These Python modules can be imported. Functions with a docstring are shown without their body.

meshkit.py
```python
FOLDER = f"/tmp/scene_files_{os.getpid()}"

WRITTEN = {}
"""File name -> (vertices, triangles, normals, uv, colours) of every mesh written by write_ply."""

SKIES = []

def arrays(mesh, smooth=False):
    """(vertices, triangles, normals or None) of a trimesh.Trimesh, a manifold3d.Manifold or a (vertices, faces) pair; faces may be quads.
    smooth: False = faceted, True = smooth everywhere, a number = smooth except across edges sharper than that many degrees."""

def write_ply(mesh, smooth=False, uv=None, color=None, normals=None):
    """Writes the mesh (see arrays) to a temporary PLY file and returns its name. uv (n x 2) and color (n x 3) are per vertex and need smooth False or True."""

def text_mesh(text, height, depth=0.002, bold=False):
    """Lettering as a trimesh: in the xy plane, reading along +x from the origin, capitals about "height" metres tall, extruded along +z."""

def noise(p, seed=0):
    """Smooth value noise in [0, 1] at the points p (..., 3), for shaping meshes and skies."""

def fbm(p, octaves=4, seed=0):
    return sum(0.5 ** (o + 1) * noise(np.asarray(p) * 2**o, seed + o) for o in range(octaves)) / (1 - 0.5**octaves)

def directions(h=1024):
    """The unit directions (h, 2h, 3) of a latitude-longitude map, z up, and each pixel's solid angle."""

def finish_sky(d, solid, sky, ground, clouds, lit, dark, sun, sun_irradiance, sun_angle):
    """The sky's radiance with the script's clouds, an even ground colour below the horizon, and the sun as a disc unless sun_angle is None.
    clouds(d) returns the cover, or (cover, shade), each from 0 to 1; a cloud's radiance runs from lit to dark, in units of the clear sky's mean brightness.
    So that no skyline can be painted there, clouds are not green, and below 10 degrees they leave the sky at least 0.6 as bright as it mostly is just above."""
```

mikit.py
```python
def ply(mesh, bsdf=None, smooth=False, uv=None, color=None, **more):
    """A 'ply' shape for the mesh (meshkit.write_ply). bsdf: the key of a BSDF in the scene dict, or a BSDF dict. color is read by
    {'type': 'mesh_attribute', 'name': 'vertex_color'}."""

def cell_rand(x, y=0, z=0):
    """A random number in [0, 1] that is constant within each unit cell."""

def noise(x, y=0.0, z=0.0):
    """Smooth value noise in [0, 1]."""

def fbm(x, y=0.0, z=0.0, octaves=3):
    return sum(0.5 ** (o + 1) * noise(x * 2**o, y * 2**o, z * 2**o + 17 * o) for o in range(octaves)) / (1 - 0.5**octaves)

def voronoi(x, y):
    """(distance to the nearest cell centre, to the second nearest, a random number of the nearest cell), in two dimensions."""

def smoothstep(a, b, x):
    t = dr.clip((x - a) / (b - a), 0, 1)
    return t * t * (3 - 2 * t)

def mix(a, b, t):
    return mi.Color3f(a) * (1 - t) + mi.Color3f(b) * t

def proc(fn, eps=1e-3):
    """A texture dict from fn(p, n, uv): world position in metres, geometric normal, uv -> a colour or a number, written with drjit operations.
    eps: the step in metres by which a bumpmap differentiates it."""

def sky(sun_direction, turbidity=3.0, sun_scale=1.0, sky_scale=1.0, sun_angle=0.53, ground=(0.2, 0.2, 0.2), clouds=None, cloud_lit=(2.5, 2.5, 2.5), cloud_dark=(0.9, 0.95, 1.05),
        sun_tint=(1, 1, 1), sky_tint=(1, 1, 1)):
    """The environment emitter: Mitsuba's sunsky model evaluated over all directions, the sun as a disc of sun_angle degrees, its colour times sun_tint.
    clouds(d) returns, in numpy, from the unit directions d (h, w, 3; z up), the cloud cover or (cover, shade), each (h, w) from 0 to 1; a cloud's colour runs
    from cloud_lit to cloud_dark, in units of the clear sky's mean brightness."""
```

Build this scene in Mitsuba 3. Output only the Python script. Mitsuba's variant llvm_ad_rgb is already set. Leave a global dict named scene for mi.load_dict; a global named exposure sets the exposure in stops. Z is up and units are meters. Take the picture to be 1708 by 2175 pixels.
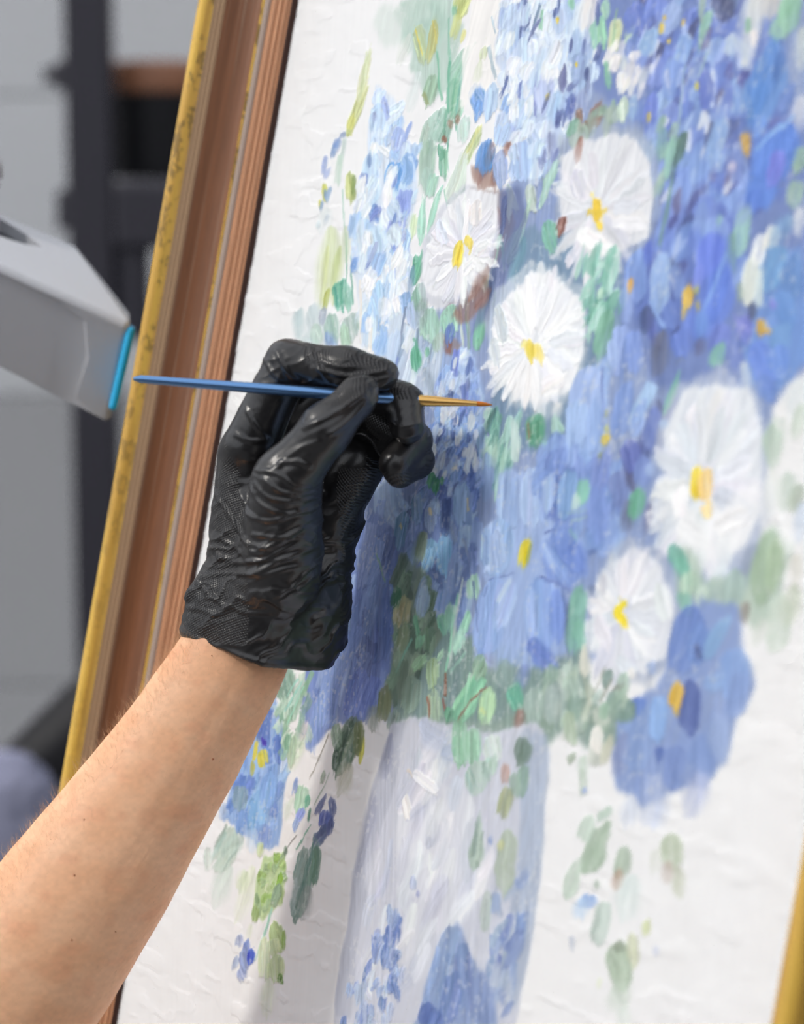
import math
import numpy as np
import drjit as dr
import mitsuba as mi
import mikit
import meshkit
import manifold3d as m3
import trimesh
from scipy import ndimage
from mikit import noise, fbm, mix, smoothstep, proc

T4 = mi.ScalarTransform4f
A = lambda *v: np.array(v, float)

# ------------------------------------------------------------------ camera, sky, exposure
CAM, FWD, UPV = np.array([0.0, -1.38276, 1.56901]), np.array([0.0, 0.98769, -0.15643]), np.array([0.0, 0.15643, 0.98769])
SUN = [-0.71325, -0.25556, 0.65266]          # soft, hazy sun high on the left
exposure = 3.3
scene = {
    'camera': {'type': 'thinlens', 'fov': math.degrees(2 * math.atan(854 / 5320)), 'fov_axis': 'x',
               'aperture_radius': 0.0097, 'focus_distance': 1.408, 'near_clip': 0.05, 'far_clip': 60.0,
               'to_world': T4().look_at(origin=CAM.tolist(), target=(CAM + FWD).tolist(), up=UPV.tolist())},
    'sky': mikit.sky(SUN, turbidity=4.0, sun_scale=0.146, sky_scale=1.0, sun_angle=7.0, ground=(0.22, 0.22, 0.22),
                     clouds=lambda d: np.ones(d.shape[:2]), cloud_lit=(0.965, 1.0, 1.065), cloud_dark=(0.9, 0.9, 0.93), sun_tint=(0.82, 0.96, 1.22)),
}
labels = {}


def srgb(h):
    c = np.array([int(h[i:i + 2], 16) for i in (0, 2, 4)]) / 255.0
    return np.where(c <= 0.04045, c / 12.92, ((c + 0.055) / 1.055) ** 2.4)


def rgb(h, k=1.0):
    return {'type': 'rgb', 'value': [float(min(x * k, 0.95)) for x in srgb(h)]}


def pr(color, rough=0.5, spec=0.4, metal=0.0, **more):
    return {'type': 'twosided', 'bsdf': {'type': 'principled', 'base_color': color if isinstance(color, dict) else rgb(color), 'roughness': rough, 'specular': spec, 'metallic': metal, **more}}


def add(key, mesh, bsdf, smooth=False, **more):
    scene[key] = mikit.ply(mesh, bsdf, smooth=smooth, **more)


def lab(key, label=None, category=None, group=None, kind=None):
    labels[key] = {k: v for k, v in dict(label=label, category=category, group=group, kind=kind).items() if v}


def cat(*ms):
    return trimesh.util.concatenate([x for x in ms])


def box(size, at, r=0.0):
    if r <= 0:
        b = trimesh.creation.box(size)
        b.apply_translation(at)
        return b
    s = m3.Manifold.sphere(r, 20)
    h = [s.translate([at[0] + i * (size[0] / 2 - r), at[1] + j * (size[1] / 2 - r), at[2] + k * (size[2] / 2 - r)]) for i in (-1, 1) for j in (-1, 1) for k in (-1, 1)]
    return man(m3.Manifold.batch_hull(h))


def man(m):
    q = m.to_mesh()
    return trimesh.Trimesh(q.vert_properties[:, :3], q.tri_verts, process=False)


def tube(path, radii, n=16):
    """A closed round tube along the points."""
    P = np.asarray(path, float)
    R = np.broadcast_to(radii, len(P))
    t = np.gradient(P, axis=0)
    t /= np.linalg.norm(t, axis=1, keepdims=True)
    ref = A(0.31, 0.17, 0.93) if abs(t[0] @ A(0.31, 0.17, 0.93)) < 0.9 else A(1, 0, 0)
    a = np.cross(t, ref)
    a /= np.linalg.norm(a, axis=1, keepdims=True)
    b = np.cross(t, a)
    th = np.linspace(0, 2 * np.pi, n, endpoint=False)
    V = (P[:, None] + R[:, None, None] * (np.cos(th)[None, :, None] * a[:, None] + np.sin(th)[None, :, None] * b[:, None])).reshape(-1, 3)
    V = np.vstack([V, P[0], P[-1]])
    f = []
    for i in range(len(P) - 1):
        for j in range(n):
            k = (j + 1) % n
            f += [[i * n + j, (i + 1) * n + j, (i + 1) * n + k], [i * n + j, (i + 1) * n + k, i * n + k]]
    e = len(P) * n
    for j in range(n):
        k = (j + 1) % n
        f += [[e, j, k], [e + 1, e - n + k, e - n + j]]
    m = trimesh.Trimesh(V, f, process=False)
    m.fix_normals()
    return m


def lathe(prof, n=48):
    return trimesh.creation.revolve(np.array(prof, float), sections=n)


# ------------------------------------------------------------------ materials
def gold_fn(p, n, uv):
    a = fbm(uv.x * 90, uv.y * 260, 0.0, 4)
    b = noise(uv.x * 420, uv.y * 700, 3.0)
    s = smoothstep(0.50, 0.66, a * 0.75 + b * 0.25)
    c = mix(mi.Color3f(0.72, 0.45, 0.078), mi.Color3f(0.60, 0.35, 0.065), smoothstep(0.3, 0.7, noise(uv.x * 14, uv.y * 300, 8.0)))
    w = smoothstep(0.52, 0.78, noise(uv.x * 4 + 24.8, 1.5, 0.2))
    return mix(c, mi.Color3f(0.17, 0.10, 0.025), s * (0.06 + 0.75 * w))


def wood_fn(p, n, uv):
    a = noise(uv.y * 900, uv.x * 3, 2.0)
    b = noise(uv.y * 260, uv.x * 1.5, 5.0)
    g = fbm(uv.y * 2500, uv.x * 60, 1.0, 2)
    c = mix(mi.Color3f(0.140, 0.052, 0.019), mi.Color3f(0.245, 0.096, 0.042), b)
    c = mix(c, mi.Color3f(0.30, 0.21, 0.15), 0.35 * smoothstep(0.62, 0.8, a))
    return c * (0.8 + 0.4 * g)


def steps_fn(p, n, uv):
    a = noise(uv.y * 700, uv.x * 2, 2.0)
    g = fbm(uv.y * 2500, uv.x * 80, 1.0, 2)
    c = mix(mi.Color3f(0.34, 0.15, 0.07), mi.Color3f(0.58, 0.29, 0.155), a)
    return c * (0.75 + 0.5 * g)


def skin_fn(p, n, uv):
    a = fbm(p.x * 55, p.y * 55, p.z * 55, 3)
    b = fbm(p.x * 420, p.y * 420, p.z * 420, 2)
    c = mix(mi.Color3f(0.83, 0.450, 0.255), mi.Color3f(0.86, 0.495, 0.295), smoothstep(0.35, 0.65, a))
    c = mix(c, mi.Color3f(0.78, 0.37, 0.205), 0.5 * smoothstep(0.5, 0.8, fbm(p.x * 90 + 7, p.y * 90, p.z * 90, 2)))
    return c * (0.90 + 0.2 * b)


def skin_bump(p, n, uv):
    return noise(p.x * 1500, p.y * 1500, p.z * 1500) * 0.6 + noise(uv.x * 700, uv.y * 90, 1.0) * 0.6


def wall_fn(p, n, uv):
    return mix(mi.Color3f(0.55, 0.565, 0.59), mi.Color3f(0.60, 0.61, 0.63), fbm(p.x * 1.7, p.y, p.z * 1.7, 3))


def wall_shaded_fn(p, n, uv):  # same wall grey made darker: the dimmer light low down, put into colour
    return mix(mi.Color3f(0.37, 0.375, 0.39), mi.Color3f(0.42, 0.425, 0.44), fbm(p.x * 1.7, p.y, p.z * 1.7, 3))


def floor_fn(p, n, uv):
    return mix(mi.Color3f(0.17, 0.172, 0.178), mi.Color3f(0.23, 0.232, 0.24), fbm(p.x * 6, p.y * 6, 0.0, 4))




def grip_bump(p, n, uv):
    """Rows of little raised diamonds moulded into the glove."""
    q = p - mi.Point3f(-0.0645, -0.0459, 1.3798)
    s = math.pi / 0.00095
    a = q.z + 0.35 * q.x
    b = q.x * 0.62 - q.y * 0.78 - 0.3 * q.z
    return dr.maximum(dr.sin(a * s) * dr.sin(b * s), 0)


scene['mat_paint'] = pr({'type': 'mesh_attribute', 'name': 'vertex_color'}, 0.48, 0.42)
scene['mat_gold'] = pr(proc(gold_fn), 0.40, 0.5, 0.12)
scene['mat_wood'] = pr(proc(wood_fn), 0.42, 0.45)
scene['mat_steps'] = pr(proc(steps_fn), 0.40, 0.45)
scene['mat_bead'] = pr(rgb('A58667'), 0.45, 0.4)
scene['mat_liner'] = pr(rgb('A79488'), 0.5, 0.4)
scene['mat_lip'] = pr(rgb('3A2118'), 0.5, 0.3)
scene['mat_skin'] = {'type': 'bumpmap', 'arbitrary': proc(skin_bump, 2e-4), 'scale': 0.00010, 'bsdf': pr(proc(skin_fn), 0.52, 0.38, flatness=0.5)}
scene['mat_hair'] = pr(rgb('D0AE8A'), 0.45, 0.4)
scene['mat_glove'] = pr({'type': 'rgb', 'value': [0.0115, 0.0108, 0.0115]}, 0.31, 0.75)
scene['mat_glove_grip'] = {'type': 'bumpmap', 'arbitrary': proc(grip_bump, 2e-4), 'scale': 0.00042, 'bsdf': pr({'type': 'rgb', 'value': [0.0115, 0.0108, 0.0115]}, 0.31, 0.75)}
scene['mat_blue'] = pr(rgb('6A97CC'), 0.26, 0.6, 0.85, clearcoat=0.8, clearcoat_gloss=0.9)
scene['mat_ferrule'] = pr(rgb('EDBE72'), 0.20, 0.5, 0.85)
scene['mat_bristle'] = pr(rgb('C4701E'), 0.5, 0.4)
scene['mat_plastic'] = pr(rgb('B2B4BA'), 0.42, 0.4)
scene['mat_cyan'] = pr(rgb('12A4D8'), 0.3, 0.5)
scene['mat_slot'] = pr(rgb('2A2522'), 0.7, 0.2)
scene['mat_wall'] = pr(proc(wall_fn), 0.8, 0.1)
scene['mat_wall_shaded'] = pr(proc(wall_shaded_fn), 0.8, 0.1)
scene['mat_floor'] = pr(proc(floor_fn), 0.8, 0.1)
scene['mat_added_wall'] = pr(rgb('4A4846'), 0.8, 0.1)
scene['mat_post'] = pr(rgb('38373F'), 0.5, 0.3)
scene['mat_black'] = pr(rgb('17171B'), 0.6, 0.3)
scene['mat_brown'] = pr(rgb('9A6A50'), 0.45, 0.4)
scene['mat_grey'] = pr(rgb('77777B'), 0.6, 0.3)
scene['mat_cloth'] = pr(rgb('8E90A6'), 0.9, 0.1)

# ------------------------------------------------------------------ the setting
add('floor', box([7, 7.2, 0.1], [0, -0.3, -0.05]), 'mat_floor')
lab('floor', 'grey concrete floor', kind='structure')
add('wall_back', box([6.9, 0.1, 2.7], [0, 3.17, 1.35]), 'mat_wall')
add('added_wall_right', box([0.12, 7.2, 3.0], [2.3, -0.4, 1.5]), 'mat_added_wall')  # unseen blocker, added to keep the glove's right side and reflections dark
lab('added_wall_right', 'unseen dark wall added at the right to darken the glove', kind='structure')
add('added_wall_front', box([4.2, 0.12, 2.3], [0.1, -3.7, 1.15]), 'mat_added_wall')  # added out of view to cut fill and darken reflections facing the camera
lab('added_wall_front', 'unseen dark wall added behind the camera to cut the fill light', kind='structure')
lab('wall_back', 'pale grey panelled wall in the blurred background', kind='structure')
k = 0
for i in range(3):
    for j in range(5):
        pm = box([2.292, 0.016, 0.530], [-2.3 + 2.3 * i, 3.113, 0.268 + 0.534 * j], 0.004)
        add('wall_back__panel' + (f'_{k:03d}' if k else ''), pm, 'mat_wall_shaded' if j < 2 else 'mat_wall', smooth=30)  # bottom two rows take the painted-in shade
        k += 1

# ------------------------------------------------------------------ the painting, laid out in millimetres on its own canvas
EX, EY, NN, ORG = np.array([0.58779, -0.80902, 0.0]), np.array([0.17648, 0.12822, 0.97592]), np.array([-0.78953, -0.57363, 0.21814]), np.array([-0.19053, 0.10608, 0.93854])
CW, CH, RES = 542.0, 800.0, 0.45
NX, NY = int(CW / RES) + 1, int(CH / RES) + 1
rng = np.random.RandomState(7)
NT = ndimage.gaussian_filter(rng.rand(512, 512), 0.6, mode='wrap')
NT = (NT - NT.min()) / (NT.max() - NT.min())
NT = np.clip((NT - 0.5) * 1.25 + 0.5, 0, 1)


def n2(x, y, seed=0):
    x, y = x + seed * 37.31, y + seed * 17.77
    i, j = np.floor(x).astype(int), np.floor(y).astype(int)
    a, b = x - i, y - j
    a, b = a * a * (3 - 2 * a), b * b * (3 - 2 * b)
    g = lambda q, r: NT[r & 511, q & 511]
    return (g(i, j) * (1 - a) + g(i + 1, j) * a) * (1 - b) + (g(i, j + 1) * (1 - a) + g(i + 1, j + 1) * a) * b


def sst(a, b, x):
    t = np.clip((x - a) / (b - a), 0, 1)
    return t * t * (3 - 2 * t)


gu, gv = np.meshgrid(np.arange(NX) * RES, np.arange(NY) * RES)
COL = np.empty((NY, NX, 3), np.float32)
w0 = n2(gu / 30, gv / 45, 1)[..., None]
COL[:] = np.array([0.945, 0.947, 0.952]) * (1 - w0 * 0.02) - np.array([0.0, 0.003, 0.008]) * w0
# knife and brush marks in the white ground
arc = gv / 9 + 2.2 * n2(gu / 40, gv / 40, 2) + 0.8 * n2(gu / 9, gv / 9, 3)
HGT = 0.45 * np.abs(2 * n2(gu / 16 + 0.4 * arc, arc * 0.9, 4) - 1) + 0.16 * n2(gu / 3.5, gv / 2.2, 5) + 0.05 * n2(gu / 0.9, gv / 0.9, 6)
HGT += 0.32 * sst(0.62, 0.75, n2(gu / 11, gv / 4.5, 9))
HGT = HGT.astype(np.float32)
IDS = np.zeros((NY, NX), np.int32)
motifs = ['']
cur = [0]
seed = [10]


def hexc(h):
    return np.array([int(h[i:i + 2], 16) for i in (0, 2, 4)]) / 255.0


def win(u0, u1, v0, v1):
    a, b = max(int(u0 / RES), 0), min(int(u1 / RES) + 2, NX)
    c, d = max(int(v0 / RES), 0), min(int(v1 / RES) + 2, NY)
    return (slice(c, d), slice(a, b)) if b > a and d > c else None


def lay(sl, a, c, h, cover):
    a3 = a[..., None]
    COL[sl] = COL[sl] * (1 - a3) + c * a3
    HGT[sl] = HGT[sl] * (1 - 0.55 * a) + h * a
    if cur[0]:
        IDS[sl] = np.where(cover, cur[0], IDS[sl])


def stroke(st, u0, v0, u1, v1, w, col, dry=0.2, bend=0.0, thick=1.0):
    seed[0] += 1
    sd = seed[0]
    L = math.hypot(u1 - u0, v1 - v0) + 1e-6
    tx, ty = (u1 - u0) / L, (v1 - v0) / L
    m = w * 0.8 + abs(bend) + (0.25 * L if st == 's' else 0) + 1
    sl = win(min(u0, u1) - m, max(u0, u1) + m, min(v0, v1) - m, max(v0, v1) + m)
    if sl is None:
        return
    U, V = gu[sl] - u0, gv[sl] - v0
    t = (U * tx + V * ty) / L
    s = -U * ty + V * tx - bend * 4 * t * (1 - t)
    s = s + (n2(t * L / 6, s / 9, sd) - 0.5) * min(w * 0.22, 3.0)
    te = t + (n2(s / 1.0, t * 2, sd + 3) - 0.5) * min(0.5, 4.5 / L) * (0.35 + 0.65 * np.clip(t, 0, 1))
    hw = w / 2
    if st == 'd':
        kk = 0.32 + 0.3 * ((sd * 0.618) % 1)                    # where the dab is fullest
        tw = np.where(te < kk, te / kk * 0.5, 0.5 + 0.5 * (te - kk) / (1 - kk))
        prof = np.clip(1 - np.abs(2 * tw - 1) ** (2.2 + 1.6 * ((sd * 0.37) % 1)), 0, 1) ** 0.55
    elif st == 'l':
        prof = np.sin(np.pi * np.clip(te, 0, 1) ** 0.75) ** 0.85
    elif st == 'f':
        prof = ((te > 0) & (te < 1)) * 1.0
    elif st == 'n':
        prof = ((te > 0) & (te < 1)) * (0.75 + 0.35 * n2(t * L / 5, 0 * t, sd))
    else:
        prof = np.sqrt(np.clip(1 - np.abs(2 * te - 1) ** 2, 0, 1)) * 1.15
    r = np.abs(s) / np.maximum(hw * prof, 1e-3)
    soft = {'s': 0.75, 'n': 0.45, 'f': 0.14}.get(st, 0.16)
    a = 1 - sst(1 - soft, 1 + soft * 0.35, r)
    cover = (r < 1) & (prof > 0.05)
    br = n2(s / 0.55, t * L / 14, sd + 1)
    br2 = n2(s / 1.6, t * L / 22, sd + 2)
    b = 0.6 * br + 0.4 * br2
    d = dry * (0.35 + 0.9 * np.clip(t, 0, 1) ** 1.5)
    if st == 's':
        a = a * (0.92 - 0.65 * d) * (0.72 + 0.28 * sst(d * 0.5 - 0.1, d * 0.5 + 0.35, b))
    else:
        a = a * sst(d * 0.8 - 0.32, d * 0.8 + 0.06, b)
        a = a * (0.97 - 0.22 * dry)
    tooth = n2(U / 0.8, V / 0.8, 77)
    a = a * (1 - dry * sst(0.35, 0.8, tooth) * (0.25 + 0.75 * np.clip(t, 0, 1)) * (0.9 if st in 'dlf' else 0.5))
    shade = (b - 0.5) * 0.22 + (n2(t * L / 8, s / 4, sd + 5) - 0.5) * 0.08
    c = np.clip(np.asarray(col)[None, None] + shade[..., None] + rng.uniform(-0.012, 0.012, 3), 0, 1)
    pick = (0.42 * sst(0.45, 0.85, n2(s / 1.3, t * L / 30, sd + 8)) * (0.3 + 0.7 * np.clip(t, 0, 1)))[..., None]
    c = c * (1 - pick) + COL[sl] * pick
    edge = np.exp(-((r - 0.88) / 0.14) ** 2) * (st in 'dl') + 0.6 * np.exp(-((te - 0.96) / 0.05) ** 2) * (st in 'dlf')
    h = thick * ((0.18 + 0.42 * b) * (0.35 if st == 's' else 1.0) + 0.30 * edge)
    lay(sl, a, c, h, cover)


def dab(st, u0, v0, u1, v1, w, col, dry=0.2, bend=0.0):
    """One touch of a loaded brush: the body of the stroke and the clumps of bristles that stray from it."""
    stroke(st, u0, v0, u1, v1, w, col, dry, bend)
    if st not in 'dl' or w < 2.2 or min(u0, u1) > 330:
        return
    r = np.random.RandomState(seed[0] + 9000)
    L = math.hypot(u1 - u0, v1 - v0)
    tx, ty = (u1 - u0) / L, (v1 - v0) / L
    for _ in range(int(min(3 + w / 1.6, 9))):
        o = r.uniform(-0.5, 0.5) * w * (0.9 if st == 'd' else 0.6)
        k = 1 - (2 * o / w) ** 2 * 0.6
        a, b = 0.5 - r.uniform(0.2, 0.55) * k, 0.5 + r.uniform(0.3, 0.62) * k
        tone = r.normal(0, 0.055) + np.array([1, 0.6, 0.2]) * r.normal(0, 0.02)
        tilt = r.normal(0, 0.05) * w
        stroke('f', u0 + tx * L * a - ty * o, v0 + ty * L * a + tx * o, u0 + tx * L * b - ty * (o + tilt), v0 + ty * L * b + tx * (o + tilt),
               max(w * r.uniform(0.08, 0.22), 0.7), np.clip(np.asarray(col) + tone, 0, 1), min(dry + r.uniform(0.05, 0.35), 0.7), bend, 0.8)


def inside(px, py, U, V):
    ins = np.zeros(U.shape, bool)
    for x0, y0, x1, y1 in zip(px, py, np.roll(px, -1), np.roll(py, -1)):
        if y0 != y1:
            ins ^= ((y0 > V) != (y1 > V)) & (U < (x1 - x0) * (V - y0) / (y1 - y0) + x0)
    return ins


def patch(pts, col, alpha, soft):
    seed[0] += 1
    px, py = pts[0::2], pts[1::2]
    m = soft * 2.5 + 2
    sl = win(px.min() - m, px.max() + m, py.min() - m, py.max() + m)
    if sl is None:
        return
    U, V = gu[sl], gv[sl]
    wob = 1.5 + soft * 0.9
    Uw = U + (n2(U / 7, V / 11, seed[0]) - 0.5) * wob * 2
    Vw = V + (n2(U / 7, V / 11, seed[0] + 1) - 0.5) * wob * 3
    mk = inside(px, py, Uw, Vw)
    a = ndimage.gaussian_filter(mk.astype(np.float32), soft / RES * 0.6)
    st = 0.6 * n2((U - 0.15 * V) / 1.3, V / 16, seed[0] + 2) + 0.4 * n2(U / 7, V / 12, seed[0] + 3)
    a = a * alpha * (0.78 + 0.44 * st)
    a = np.clip(a, 0, 1)
    c = np.clip(np.asarray(col)[None, None] + ((st - 0.5) * 0.10)[..., None], 0, 1)
    lay(sl, a * 0.999, c, 0.10 + 0.22 * st, mk)


def cluster(st, n, L, w, ang, jit, pal, pts):
    px, py = pts[0::2], pts[1::2]
    r = np.random.RandomState(seed[0] + 1000)
    k = 0
    for _ in range(n * 30):
        x, y = r.uniform(px.min(), px.max()), r.uniform(py.min(), py.max())
        if not inside(px, py, np.array([x]), np.array([y]))[0]:
            continue
        a = math.radians(ang + r.normal(0, jit) + 180 * (r.rand() < 0.3))
        l, ww = L * r.uniform(0.6, 1.3) / 2, w * r.uniform(0.6, 1.25)
        dx, dy = math.sin(a) * l, math.cos(a) * l
        c = hexc(pal[r.randint(len(pal))]) + r.uniform(-0.02, 0.02)
        dab(st, x + dx, y + dy, x - dx, y - dy, ww, c, r.uniform(0.15, 0.5), r.uniform(-0.12, 0.12) * L)
        k += 1
        if k >= n:
            break


def radial(n, w, pal, cx, cy, rx, ry):
    r = np.random.RandomState(seed[0] + 500)
    for i in range(n):
        th = 2 * math.pi * (i + r.uniform(-0.3, 0.3)) / n * 1.618 * 3
        k = r.uniform(0.82, 1.08)
        q = r.uniform(0.12, 0.3)
        stroke('d' if i % 3 else 's', cx + rx * q * math.cos(th), cy + ry * q * math.sin(th), cx + rx * k * math.cos(th), cy + ry * k * math.sin(th),
               w * r.uniform(0.8, 1.2), hexc(pal[r.randint(len(pal))]), r.uniform(0.25, 0.55))


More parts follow.
